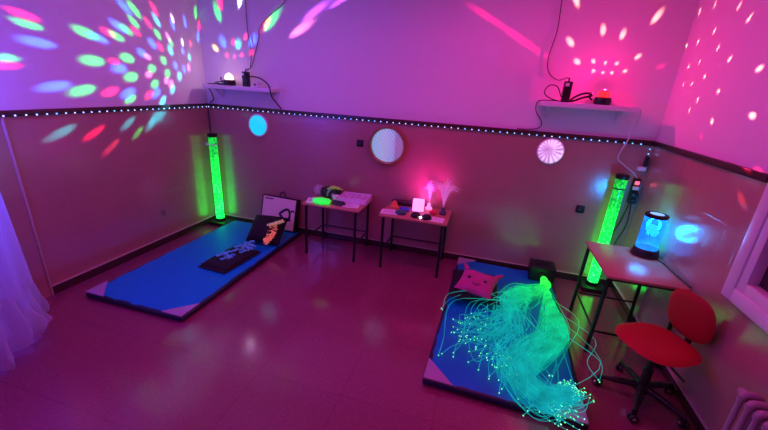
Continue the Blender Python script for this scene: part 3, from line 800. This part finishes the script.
for lab, x, y, c, s in (('blue round sensory disc behind the green disc', 2.715, -.285, (.05, .08, .5), 1.), ('dark green round sensory disc in front of the blue disc', 2.70, -.40, (.03, .16, .13), 1.05)):
    o = thing('sensory_disc', lab, 'toy', (x, y, Z), 0, 'round sensory discs on the second desk')
    b = MB(); b.lathe([(.045 * s, 0), (.06 * s, .01), (.058 * s, .025), (.045 * s, .03), (.04 * s, .024), (0, .022)], 24); b.build('disc', mat('sensory_disc_rubber', c, .45), o)
    b = MB()
    for k in range(7): b.ball((.025 * s * math.cos(k * PI / 3) * (k < 6), .025 * s * math.sin(k * PI / 3) * (k < 6), .024), .008, 1)
    b.build('bumps', mat('disc_bumps', tuple(min(1, q * 1.8) for q in c), .4), o)
for lab, x, y in (('black half ball lamp left of the tiny white light', 2.868, -.43), ('black half ball lamp right of the tiny white light', 2.985, -.445)):
    o = thing('push_lamp', lab, 'push lamp', (x, y, Z), 0, 'black half ball lamps on the second desk')
    b = MB(); b.lathe([(.05, 0), (.053, .012), (.046, .034), (.028, .05), (0, .056)], 24); b.build('shell', M['black'], o)
    b = MB(); b.lathe([(.054, .002), (.0555, .008), (.054, .013)], 24, cap=False); b.build('base_ring', M['steel'], o)
o = thing('tiny_light', 'tiny bright white light between the two half balls', 'light', (2.925, -.475, Z))
b = MB(); b.lathe([(.012, 0), (.012, .010)], 12); b.build('base', M['white'], o)
b = MB(); b.ball((0, 0, .016), .012, 2); b.build('bulb', emis_mat('white_bulb', (1, .75, .95), 8), o)
o = thing('red_toy', 'red bumpy toy behind the right half ball lamp', 'toy', (3.03, -.28, Z))
rr_ = mat('red_rubber', (.85, .05, .08), .4)
b = MB(); b.ball((0, 0, .024), .034, 3, (1.4, .9, .7)); b.build('body', rr_, o)
b = MB()
for k in range(12): b.ball((.042 * math.cos(k * 1.9) * (.5 + .04 * k), .025 * math.sin(k * 1.9), .036), .009, 1)
b.build('bumps', rr_, o)

def fibre_lamp(label, loc, n, spread, h, tilt, col, basem, thick, es):
    o = thing('fibre_lamp', label, 'fibre lamp', loc, 0, 'pink fibre lamps on the second desk')
    b = MB(); b.lathe([(.038, 0), (.04, .02), (.024, .035), (.018, .07), (.014, .075)], 20); b.build('base', basem, o)
    lm = mat('lit_pink_fibre', (.5, .3, .5), .3, emis=col, es=es)
    b = MB()
    for i in range(n):
        a = random.random() * 2 * PI; r = spread * random.random() ** .6
        dx, dy = r * math.cos(a) + tilt, r * math.sin(a) * .55
        hh = h * random.uniform(.75, 1)
        b.tube([(0, 0, .07), (dx * .15, dy * .15, .07 + hh * .35), (dx * .5, dy * .5, .07 + hh * .75), (dx, dy, .07 + hh * (1 - .35 * r / max(.05, spread)))], thick, 3, 4)
    f = b.build('fibre_spray', lm, o); f['kind'] = 'stuff'
fibre_lamp('pink fibre lamp with upright spray beside the glowing cube', (2.955, -.12, Z), 90, .07, .28, -.015, (1., .10, .75), emis_mat('glowing_pink_base', (1., .25, .7), .9), .0010, 1.4)
fibre_lamp('fibre lamp with a wide pale spray at the right desk end', (3.125, -.22, Z), 150, .17, .36, .0, (1., .20, .80), mat('slate_base', (.05, .06, .12), .4), .0008, .38)

# ------------------------------------------------------------------ jellyfish lamp
o = thing('jellyfish_lamp', 'glowing blue jellyfish lamp with black base on the corner desk', 'lamp', (4.87, -.745, .70))
b = MB(); b.lathe([(.098, 0), (.1, .01), (.093, .06), (.086, .068)], 32); b.build('base', M['black'], o)
def tank_mat():
    m = bpy.data.materials.new('lit_tank_water'); m.use_nodes = True
    N, L, b = nodes(m)
    N.remove(b)
    out = N['Material Output']
    tr = N.new('ShaderNodeBsdfTransparent'); tr.inputs['Color'].default_value = (.30, .72, 1., 1); gl = N.new('ShaderNodeBsdfGlossy'); gl.inputs['Roughness'].default_value = .05
    em = N.new('ShaderNodeEmission'); em.inputs['Color'].default_value = (.004, .19, 1., 1)
    tc = N.new('ShaderNodeTexCoord'); sp = N.new('ShaderNodeSeparateXYZ'); L.new(tc.outputs['Object'], sp.inputs[0])
    cr = N.new('ShaderNodeValToRGB'); e = cr.color_ramp.elements
    e[0].position = .0; e[0].color = (1.6, 1.6, 1.6, 1); e[1].position = 1; e[1].color = (1.5, 1.5, 1.5, 1)
    x = e.new(.28); x.color = (.55, .55, .55, 1); x = e.new(.8); x.color = (.6, .6, .6, 1)
    mr = N.new('ShaderNodeMapRange'); mr.inputs[1].default_value = .07; mr.inputs[2].default_value = .34
    L.new(sp.outputs['Z'], mr.inputs[0]); L.new(mr.outputs[0], cr.inputs[0])
    nz = N.new('ShaderNodeTexNoise'); nz.inputs['Scale'].default_value = 14; L.new(tc.outputs['Object'], nz.inputs['Vector'])
    mu = N.new('ShaderNodeMath'); mu.operation = 'MULTIPLY'; L.new(cr.outputs[0], mu.inputs[0]); L.new(nz.outputs['Fac'], mu.inputs[1])
    m2 = N.new('ShaderNodeMath'); m2.operation = 'MULTIPLY'; m2.inputs[1].default_value = 1.8; L.new(mu.outputs[0], m2.inputs[0])
    L.new(m2.outputs[0], em.inputs['Strength'])
    a1 = N.new('ShaderNodeMixShader'); a1.inputs[0].default_value = .1; L.new(tr.outputs[0], a1.inputs[1]); L.new(gl.outputs[0], a1.inputs[2])
    a2 = N.new('ShaderNodeAddShader'); L.new(a1.outputs[0], a2.inputs[0]); L.new(em.outputs[0], a2.inputs[1])
    L.new(a2.outputs[0], out.inputs['Surface'])
    return m
b = MB(); b.lathe([(.078, .066), (.078, .335)], 36, cap=False); b.build('tank', tank_mat(), o)
b = MB(); b.lathe([(.08, .335), (.083, .34), (.083, .356), (.076, .362), (.05, .362)], 32, cap=False); b.build('cap', M['black'], o)
b = MB(); b.lathe([(.0, .361), (.05, .361)], 24, cap=False); b.build('top_window', emis_mat('lit_blue_window', (.10, .40, 1.), 1.6), o)
jm = emis_mat('pale_jellyfish', (.03, .52, 1.), 1.9, (.01, .03, .04))
for (x, y, z, s) in ((-.014, -.02, .225, 1.15), (.014, -.02, .205, .8)):
    b = MB(); b.lathe([(.034 * s, 0), (.037 * s, .01 * s), (.03 * s, .03 * s), (.015 * s, .042 * s), (0, .045 * s)], 18, T(x, y, z), cap=False)
    for k in range(8):
        a = k * PI / 4
        b.tube([(x + .026 * s * math.cos(a), y + .026 * s * math.sin(a), z), (x + .02 * s * math.cos(a + .5), y + .02 * s * math.sin(a + .5), z - .02 * s), (x + .022 * s * math.cos(a + .9), y + .022 * s * math.sin(a + .9), z - .035 * s)], .0035 * s, 5, 3)
    b.build('jellyfish', jm, o)
cable('thin dark lead trailing from the jellyfish lamp over the desk', [(4.935, -.82, .706), (4.955, -.90, .706), (4.96, -1.02, .706), (4.97, -1.2, .706), (4.975, -1.28, .706)], .005)

# ------------------------------------------------------------------ red swivel chair
CH = thing('swivel_chair', 'red upholstered swivel chair with black star base by the wall', 'chair', (4.715, -1.65, 0), PI + math.radians(27))
def seat_shell(w, d, th, seed=0, dish=.0):
    b = bmesh.new(); n, rg = 40, 9; top = []; bot = []
    for k in range(rg + 1):
        r = k / rg
        rt, rb = [], []
        for i in range(n):
            a = 2 * PI * i / n; p = 2.6
            s = (abs(math.cos(a)) ** p + abs(math.sin(a)) ** p) ** (-1 / p)
            x, y = r * s * math.cos(a) * w / 2, r * s * math.sin(a) * d / 2
            e = math.sqrt(max(0, 1 - r ** 3))
            rt.append(b.verts.new((x, y, th / 2 * e - dish * (1 - r * r)))); rb.append(b.verts.new((x, y, -th / 2 * e - dish * (1 - r * r))) if k < rg else rt[-1])
        top.append(rt); bot.append(rb)
    for k in range(rg):
        for i in range(n):
            j = (i + 1) % n
            b.faces.new((top[k][i], top[k + 1][i], top[k + 1][j], top[k][j])); b.faces.new((bot[k][i], bot[k][j], bot[k + 1][j], bot[k + 1][i]))
    bmesh.ops.remove_doubles(b, verts=b.verts, dist=1e-5)
    return b
q = MB(); q.merge(seat_shell(.43, .42, .07, dish=.006), T(0.02, .0, .455)); q.build('seat', M['fab_red'], CH)
q = MB(); q.merge(seat_shell(.33, .30, .05), T(-.165, .0, .645) @ RY(math.radians(-80)) ); q.build('backrest', M['fab_red'], CH)
q = MB(); q.merge(seat_shell(.28, .26, .025), T(-.192, .0, .645) @ RY(math.radians(-80))); q.build('back_shell', M['black'], CH)
q = MB(); q.tube([(-.02, .0, .405), (-.16, .0, .40), (-.225, .0, .44), (-.235, .0, .56), (-.218, .0, .64)], [.02, .02, .022, .022, .02], 10, 5); q.build('back_bar', M['black'], CH)
q = MB(); q.box(-.11, .09, -.08, .10, .385, .42, bev=.01); q.build('mechanism', M['black'], CH)
q = MB(); q.lathe([(.028, .09), (.028, .24), (.02, .245), (.02, .39)], 20); q.build('gas_column', M['black'], CH)
q = MB(); q.tube([(.03, .08, .40), (.06, .19, .395), (.07, .25, .39)], .007, 8, 4); q.build('lever', M['black'], CH)
q = MB(); q.lathe([(.045, .07), (.05, .09), (.045, .115), (.03, .125)], 24); hub = q.build('hub', M['black'], CH)
for k in range(5):
    a = math.radians(-35 + 72 * k); c, s = math.cos(a), math.sin(a); R_ = .255
    q = MB(); q.tube([(.03 * c, .03 * s, .10), (.14 * c, .14 * s, .09), (R_ * c, R_ * s, .072)], [.026, .022, .016], 10, 4); lg = q.build('star_arm', M['black'], CH)
    q = MB()
    m = T(R_ * c, R_ * s, .0) @ RZ(a + .6)
    for sx in (-1, 1): q.lathe([(.012, -.008), (.026, -.008), (.028, -.004), (.028, .004), (.026, .008), (.012, .008)], 18, m @ T(sx * .013, 0, .028) @ RY(PI / 2))
    q.box(-.008, .008, -.012, .012, .028, .066, m=m)
    q.build('castor', M['black'], lg)
    for sx in (-1, 1):
        q = MB(); q.lathe([(.0, .0), (.011, .001), (.012, -.001)], 12, m @ T(sx * .0225, 0, .028) @ RY(sx * PI / 2), cap=False)
        q.build('castor_cap', M['chrome'], lg)

# ------------------------------------------------------------------ cast radiator below the window
o = thing('radiator', 'cast column radiator under the window at the right edge', 'radiator', (0, 0, 0))
first = None
X0, X1 = W - .135, W - .03
for i in range(15):
    y = -2.14 - .060 * i
    if first is None:
        q = MB()
        for x in (X0 + .016, X1 - .016):
            q.tube([(x, 0, .10), (x, 0, .14), (x, 0, .30), (x, 0, .50), (x, 0, .545)], [.018, .014, .0125, .014, .018], 12, 4)
        q.tube([(X0 + .012, 0, .545), (X0 + .03, 0, .565), (X1 - .03, 0, .565), (X1 - .012, 0, .545)], .018, 12, 4)
        q.tube([(X0 + .012, 0, .10), (X0 + .03, 0, .088), (X1 - .03, 0, .088), (X1 - .012, 0, .10)], .019, 12, 4)
        first = q.build('column', M['rad'], o); e = first
    else:
        e = first.copy(); COL.objects.link(e); e.parent = o
    e.location = (0, y, 0)
q = MB()
for z in (.535, .115): q.tube([((X0 + X1) / 2, -2.14, z), ((X0 + X1) / 2, -2.14 - .060 * 14, z)], .020, 12)
q.build('joint_pipe', M['rad'], o)
for y in (-2.14, -2.14 - .060 * 14):
    q = MB()
    for x in (X0 + .016, X1 - .016): q.lathe([(.02, 0), (.014, .02), (.016, .085)], 10, T(x, y, 0))
    q.build('foot', M['rad'], o)
q = MB(); q.tube([((X0 + X1) / 2, -2.14, .535), ((X0 + X1) / 2, -2.09, .535)], .014, 10); q.lathe([(.02, 0), (.022, .02), (.015, .03)], 12, T((X0 + X1) / 2, -2.098, .535) @ RX(-PI / 2)); q.build('end_plug', M['rad'], o)

# ------------------------------------------------------------------ hanging tulle canopy at the left
def tulle_mat():
    m = bpy.data.materials.new('violet_white_tulle'); m.use_nodes = True
    N, L, b = nodes(m); N.remove(b); out = N['Material Output']
    df = N.new('ShaderNodeBsdfDiffuse'); df.inputs['Color'].default_value = (.75, .72, .9, 1)
    tl = N.new('ShaderNodeBsdfTranslucent'); tl.inputs['Color'].default_value = (.75, .72, .9, 1)
    tr = N.new('ShaderNodeBsdfTransparent')
    lw = N.new('ShaderNodeLayerWeight'); lw.inputs['Blend'].default_value = .45
    mr = N.new('ShaderNodeMapRange'); mr.inputs[3].default_value = .36; mr.inputs[4].default_value = .92; L.new(lw.outputs['Facing'], mr.inputs[0])
    tc = N.new('ShaderNodeTexCoord'); nz = N.new('ShaderNodeTexNoise'); nz.inputs['Scale'].default_value = 240; L.new(tc.outputs['Object'], nz.inputs['Vector'])
    mu = N.new('ShaderNodeMath'); mu.operation = 'MULTIPLY_ADD'; mu.inputs[1].default_value = .25; L.new(nz.outputs['Fac'], mu.inputs[0]); L.new(mr.outputs[0], mu.inputs[2])
    sb = N.new('ShaderNodeMath'); sb.operation = 'SUBTRACT'; sb.inputs[1].default_value = .12; L.new(mu.outputs[0], sb.inputs[0])
    a1 = N.new('ShaderNodeMixShader'); a1.inputs[0].default_value = .45; L.new(df.outputs[0], a1.inputs[1]); L.new(tl.outputs[0], a1.inputs[2])
    a2 = N.new('ShaderNodeMixShader'); L.new(sb.outputs[0], a2.inputs[0]); L.new(tr.outputs[0], a2.inputs[1]); L.new(a1.outputs[0], a2.inputs[2])
    L.new(a2.outputs[0], out.inputs['Surface'])
    return m
M['tulle'] = tulle_mat()
o = thing('tulle_canopy', 'sheer white tulle canopy hanging at the left edge', 'canopy', (.0, 0, 0))
CX, CY = .10, -2.94
def drape(z0, z1, r0, r1, nf, amp, ruff, seed, nz=26, na=200):
    b = bmesh.new(); rows = []
    for k in range(nz + 1):
        t = k / nz; row = []
        for i in range(na):
            a = 2 * PI * i / na
            f = .5 + .5 * noise.noise((math.cos(a) * 2 + seed, math.sin(a) * 2, 0))
            r = r0 + (r1 - r0) * t + amp * (.35 + .65 * t) * math.sin(nf * a + 3 * noise.noise((math.cos(a) * 1.5, math.sin(a) * 1.5, seed)) + .8 * t) + ruff * t * noise.noise((a * 9, t * 2, seed)) * 1.6
            z = z0 + (z1 - z0) * t + (t ** 3) * .09 * noise.noise((math.cos(a) * 3 + seed, math.sin(a) * 3, 1))
            x = CX + r * math.cos(a)
            row.append(b.verts.new((max(.035 + .01 * noise.noise((a * 4, t, 2)), x), CY + r * math.sin(a), z)))
        rows.append(row)
    for k in range(nz):
        for i in range(na): b.faces.new((rows[k][i], rows[k][(i + 1) % na], rows[k + 1][(i + 1) % na], rows[k + 1][i]))
    m = MB(); m.merge(b); return m
drape(2.3, .40, .52, .58, 21, .020, .0, 2).build('upper_drape', M['tulle'], o)
drape(2.28, .10, .48, .54, 17, .024, .02, 6).build('inner_drape', M['tulle'], o)
drape(.46, .07, .565, .605, 31, .034, .06, 4, 14, 340).build('ruffle_tier', M['tulle'], o)
q = MB(); q.tube([(max(.04, CX + .515 * math.cos(2 * PI * i / 40)), CY + .515 * math.sin(2 * PI * i / 40), 2.3) for i in range(40)], .008, 8, closed=True); 
g = q.build('hoop', M['cordwhite'], o)
b = bmesh.new(); rows = []
for k in range(13):
    t = k / 12; rows.append([b.verts.new((max(.035, CX + (.02 + .50 * t) * math.cos(2 * PI * i / 60)), CY + (.02 + .50 * t) * math.sin(2 * PI * i / 60), H - .02 - .63 * t ** .8)) for i in range(60)])
for k in range(12):
    for i in range(60): b.faces.new((rows[k][i], rows[k][(i + 1) % 60], rows[k + 1][(i + 1) % 60], rows[k + 1][i]))
m = MB(); m.merge(b); m.build('crown', M['tulle'], o)

# ------------------------------------------------------------------ lights
# beams of the two star projectors: (surface they fall on, position along it, height, width, colour)
DOTS_COOL = [
    ('L',-1.79,2.24,0.018,'r'), ('L',-1.78,2.18,0.018,'g'), ('L',-1.74,2.06,0.024,'b'), ('L',-2.00,1.93,0.016,'g'), ('L',-2.00,1.88,0.016,'r'), ('L',-1.69,1.74,0.026,'b'),
    ('L',-1.48,1.71,0.032,'g'), ('L',-1.23,1.70,0.033,'r'), ('L',-1.05,1.69,0.045,'b'), ('L',-1.04,1.63,0.035,'g'), ('L',-1.34,1.96,0.036,'g'), ('L',-1.14,1.97,0.027,'r'),
    ('L',-1.35,2.18,0.034,'g'), ('L',-1.24,2.15,0.031,'b'), ('L',-1.15,2.21,0.029,'r'), ('L',-1.07,2.19,0.036,'g'), ('L',-0.95,2.46,0.045,'b'), ('L',-0.84,2.45,0.051,'g'),
    ('L',-0.61,2.50,0.048,'r'), ('L',-0.60,2.40,0.059,'c'), ('L',-0.71,2.36,0.043,'r'), ('L',-0.87,2.34,0.042,'g'), ('L',-1.04,2.28,0.041,'b'), ('L',-0.96,2.26,0.040,'g'),
    ('L',-0.86,2.26,0.039,'r'), ('L',-0.61,2.27,0.058,'g'), ('L',-0.69,2.17,0.064,'b'), ('L',-0.60,2.15,0.057,'r'), ('L',-1.00,2.01,0.047,'g'), ('L',-0.83,2.07,0.051,'b'),
    ('L',-0.77,2.04,0.041,'p'), ('L',-1.10,1.91,0.043,'b'), ('L',-0.99,1.84,0.049,'g'), ('L',-0.74,1.93,0.059,'g'), ('L',-0.79,1.87,0.042,'p'), ('L',-0.73,1.78,0.060,'g'),
    ('L',-0.82,1.67,0.046,'r'), ('L',-0.73,1.69,0.066,'b'), ('L',-0.47,2.13,0.085,'c'), ('L',-0.48,2.26,0.059,'p'), ('L',-0.45,2.21,0.064,'g'), ('L',-0.40,2.39,0.062,'b'),
    ('L',-0.39,2.45,0.044,'w'), ('L',-0.22,2.45,0.064,'b'), ('L',-0.29,2.23,0.060,'w'), ('L',-0.17,2.23,0.063,'r'), ('L',-0.30,2.14,0.076,'b'), ('L',-0.21,2.08,0.097,'c'),
    ('L',-0.58,2.02,0.071,'g'), ('L',-0.43,1.98,0.087,'b'), ('L',-0.55,1.89,0.076,'g'), ('L',-0.39,1.87,0.104,'c'), ('L',-0.52,1.79,0.069,'p'), ('L',-0.58,1.82,0.055,'p'),
    ('L',-0.51,1.73,0.078,'c'), ('L',-0.24,1.97,0.090,'p'), ('L',-0.31,1.95,0.099,'b'), ('L',-0.66,1.61,0.062,'c'), ('L',-0.04,2.57,0.057,'g'), ('L',-0.01,2.44,0.057,'r'),
    ('L',-0.04,2.32,0.085,'b'), ('B',0.27,2.57,0.064,'g'), ('B',0.31,2.69,0.048,'r'), ('B',0.57,2.70,0.041,'w'), ('B',0.20,2.20,0.083,'y'), ('B',0.31,2.27,0.121,'b'),
    ('B',0.51,2.25,0.130,'c'), ('B',0.45,2.27,0.070,'r'), ('B',0.61,2.33,0.058,'r'), ('B',0.70,2.29,0.104,'b'), ('B',0.35,2.13,0.095,'r'), ('B',0.45,2.12,0.102,'r'),
    ('B',0.55,2.14,0.093,'r'), ('B',0.68,2.17,0.087,'r'), ('B',0.87,2.45,0.055,'r'), ('B',0.95,2.50,0.070,'g'), ('B',1.30,2.42,0.044,'p'), ('B',1.47,2.59,0.035,'v'),
    ('B',1.77,2.70,0.020,'v'), ('L',-1.74,1.37,0.023,'c'), ('L',-1.47,1.34,0.025,'r'), ('L',-1.12,1.40,0.035,'c'), ('L',-1.03,1.30,0.032,'g'), ('L',-1.34,1.19,0.027,'s'),
    ('L',-0.79,1.44,0.074,'c'), ('L',-0.70,1.47,0.07,'c'), ('L',-0.86,1.38,0.05,'c'),
]
DOTS_RED = [
    ('B',4.33,2.47,0.048,'R'), ('B',4.49,2.44,0.050,'R'), ('B',4.71,2.58,0.038,'R'), ('B',4.09,2.37,0.049,'R'), ('B',4.18,2.21,0.069,'R'), ('B',4.31,2.22,0.065,'R'),
    ('B',4.33,2.14,0.080,'R'), ('B',4.41,2.21,0.061,'R'), ('B',4.41,2.13,0.080,'R'), ('B',4.48,2.13,0.077,'R'), ('B',4.50,2.21,0.059,'R'), ('B',4.58,2.15,0.070,'R'),
    ('B',4.65,2.27,0.053,'R'), ('B',4.84,2.20,0.042,'S'), ('B',4.06,2.71,0.031,'R'), ('B',3.29,2.59,0.026,'S'), ('B',3.42,2.52,0.026,'S'), ('B',3.60,2.42,0.036,'S'), ('B',3.72,2.35,0.044,'S'), ('B',3.86,2.27,0.05,'S'), ('R',-0.06,2.62,0.026,'R'),
    ('R',-0.28,2.63,0.024,'R'), ('R',-0.62,2.55,0.022,'R'), ('R',-0.79,2.45,0.022,'R'), ('R',-0.40,2.43,0.027,'R'), ('R',-0.20,2.38,0.032,'R'), ('R',-0.02,2.37,0.029,'R'),
    ('R',-0.53,2.30,0.027,'R'), ('R',-0.73,2.21,0.025,'R'), ('R',-0.33,2.22,0.029,'R'), ('R',-0.17,2.20,0.031,'R'), ('R',-1.08,2.13,0.020,'R'), ('R',-0.48,2.11,0.031,'R'),
    ('R',-0.32,2.06,0.031,'R'), ('R',-0.73,2.00,0.024,'R'), ('R',-0.49,1.94,0.032,'R'), ('R',-0.42,1.86,0.030,'R'), ('R',-1.18,1.86,0.019,'R'), ('R',-0.78,1.80,0.026,'R'),
    ('R',-0.10,2.13,0.028,'S'), ('R',-0.18,2.06,0.029,'R'), ('R',-0.25,1.99,0.029,'S'), ('R',-0.71,1.69,0.028,'S'), ('R',-1.43,1.55,0.020,'r'), ('R',-1.39,1.38,0.021,'T'),
]
PAL = {'r': (3.4, .04, .25), 'g': (.0, 1.9, .22), 'b': (.0, .45, 4.2), 'c': (.0, 1.6, 2.2), 'p': (3.0, .5, 1.6), 'w': (3., 2.6, 3.), 'y': (2.6, 2., .4), 'v': (1.2, .2, 2.6),
       's': (1.2, .08, .2), 'R': (5.0, 1.35, 1.0), 'S': (1.3, .0, .16), 'T': (1.2, .1, .12)}

def gobo(name, pos, dots, scale, base_col, base_pow, dist_gain, energy):
    """a projector bulb: a lens dome that throws one coloured beam per dot, plus a soft glow"""
    li = bpy.data.lights.new(name, 'POINT'); li.energy = energy; li.shadow_soft_size = .004; li.use_nodes = True
    nt = li.node_tree; N = nt.nodes; L = nt.links; N.clear()
    out = N.new('ShaderNodeOutputLight'); em = N.new('ShaderNodeEmission'); L.new(em.outputs[0], out.inputs[0])
    geo = N.new('ShaderNodeNewGeometry')
    sc = N.new('ShaderNodeVectorMath'); sc.operation = 'MULTIPLY'; sc.inputs[1].default_value = scale; L.new(geo.outputs['Incoming'], sc.inputs[0])
    sp = N.new('ShaderNodeSeparateXYZ'); L.new(geo.outputs['Incoming'], sp.inputs[0])
    # glow is weaker straight into the wall behind the dome
    m1 = N.new('ShaderNodeMath'); m1.operation = 'MULTIPLY_ADD'; m1.inputs[1].default_value = -1; m1.inputs[2].default_value = 1; m1.use_clamp = True; L.new(sp.outputs['Y'], m1.inputs[0])
    m2 = N.new('ShaderNodeMath'); m2.operation = 'POWER'; m2.inputs[1].default_value = base_pow; L.new(m1.outputs[0], m2.inputs[0])
    m3 = N.new('ShaderNodeMath'); m3.operation = 'MULTIPLY_ADD'; m3.inputs[1].default_value = -.72; m3.inputs[2].default_value = 1; m3.use_clamp = True; L.new(sp.outputs['X'], m3.inputs[0])
    m4 = N.new('ShaderNodeMath'); m4.operation = 'MULTIPLY'; L.new(m2.outputs[0], m4.inputs[0]); L.new(m3.outputs[0], m4.inputs[1])
    v = N.new('ShaderNodeVectorMath'); v.operation = 'MULTIPLY'; v.inputs[1].default_value = base_col; L.new(m4.outputs[0], v.inputs[0])
    acc = v.outputs[0]
    P = Vector(pos)
    for w, a, z, rad, c in dots:
        tgt = Vector((0, a, z)) if w == 'L' else (Vector((W, a, z)) if w == 'R' else Vector((a, 0, z)))
        d = tgt - P; dist = d.length; d.normalize()
        cosi = abs(d.x) if w in 'LR' else abs(d.y)
        gain = dist_gain * dist * dist / max(.12, cosi)
        q = Vector((d.x * scale[0], d.y * scale[1], d.z * scale[2]))
        ds = N.new('ShaderNodeVectorMath'); ds.operation = 'DISTANCE'; ds.inputs[1].default_value = q; L.new(sc.outputs[0], ds.inputs[0])
        mr = N.new('ShaderNodeMapRange'); mr.interpolation_type = 'SMOOTHSTEP'
        mr.inputs[1].default_value = rad * 1.25; mr.inputs[2].default_value = rad * .45; mr.inputs[3].default_value = 0; mr.inputs[4].default_value = 1
        L.new(ds.outputs['Value'], mr.inputs[0])
        ma = N.new('ShaderNodeVectorMath'); ma.operation = 'MULTIPLY_ADD'; ma.inputs[1].default_value = tuple(x * gain for x in PAL[c])
        L.new(mr.outputs[0], ma.inputs[0]); L.new(acc, ma.inputs[2]); acc = ma.outputs[0]
    L.new(acc, em.inputs['Color']); em.inputs['Strength'].default_value = 1
    o = bpy.data.objects.new(name, li); COL.objects.link(o); o.location = pos
    return o
for k, part in enumerate((DOTS_COOL[0::3], DOTS_COOL[1::3], DOTS_COOL[2::3])):
    gobo('projector_beams_cool', PL + Vector((0, -.005, .145)), part, (1, 2.0, 1), (.07, .045, .07), 1.5, 4.2, 10)
gobo('projector_beams_red', PR + Vector((0, -.005, .145)), DOTS_RED, (1, 2.0, 1), (2.4, .03, .5), 2.0, 3.2, 10)

def area(name, loc, rot, size, col, e):
    li = bpy.data.lights.new(name, 'AREA'); li.shape = 'RECTANGLE'; li.size, li.size_y = size; li.color = col; li.energy = e
    o = bpy.data.objects.new(name, li); COL.objects.link(o); o.location = loc; o.rotation_euler = rot
    return o
# unseen ceiling lamps that supply the ambient colour; the rear one added as fill
area('ceiling_lamp_violet', (1.45, -1.3, H - .05), (0, 0, 0), (.9, .3), (.62, .12, .85), 12)
area('ceiling_lamp_magenta', (3.45, -1.2, H - .05), (0, 0, 0), (.8, .3), (1., .03, .42), 17)
area('ceiling_fill_rear', (2.4, -3.6, H - .05), (0, 0, 0), (1.4, .4), (1., .04, .42), 20)
li = bpy.data.lights.new('jellyfish_lamp_bulb', 'POINT'); li.energy = 11; li.color = (.01, .45, 1.); li.shadow_soft_size = .065
o = bpy.data.objects.new('jellyfish_lamp_bulb', li); COL.objects.link(o); o.location = (4.87, -.745, .93)
li = bpy.data.lights.new('fibre_glow_spot', 'SPOT'); li.energy = 7; li.color = (1., .02, .50); li.shadow_soft_size = .03; li.spot_size = math.radians(130); li.spot_blend = .8  # added spot standing in for the pink fibre lamp's glow on the wall
o = bpy.data.objects.new('fibre_glow_spot', li); COL.objects.link(o); o.location = (2.93, -.25, HD + .20); o.rotation_euler = (math.radians(112), 0, math.radians(4))
li = bpy.data.lights.new('canopy_fill', 'POINT'); li.energy = 85; li.color = (.10, .09, 1.); li.shadow_soft_size = .05  # added unseen light that tints the tulle blue violet
o = bpy.data.objects.new('canopy_fill', li); COL.objects.link(o); o.location = (.22, -2.90, 1.75)

w = bpy.data.worlds.new('night'); SC.world = w; w.use_nodes = True
w.node_tree.nodes['Background'].inputs[0].default_value = (.004, .002, .008, 1)

# ------------------------------------------------------------------ camera
cd = bpy.data.cameras.new('camera'); cam = bpy.data.objects.new('camera', cd); COL.objects.link(cam)
cd.sensor_width = 36; cd.sensor_fit = 'HORIZONTAL'; cd.lens = 36 * 359.56 / 768; cd.clip_start = .05
Fv = Vector((-.24100748, .9106918, -.33549344)); Rv = Vector((.95953643, .27545686, .05842394)); Uv = Vector((-.14562018, .30783757, .94022912))
mw = Matrix((Rv, Uv, -Fv)).transposed().to_4x4(); mw.translation = (3.46048, -3.98069, 1.89375)
cam.matrix_world = mw
SC.camera = cam
SC.view_settings.view_transform = 'Standard'; SC.view_settings.look = 'None'; SC.view_settings.gamma = 1; SC.view_settings.exposure = 0
SC.cycles.max_bounces = 6; SC.cycles.diffuse_bounces = 3; SC.cycles.transparent_max_bounces = 12
SC.cycles.sample_clamp_indirect = 4
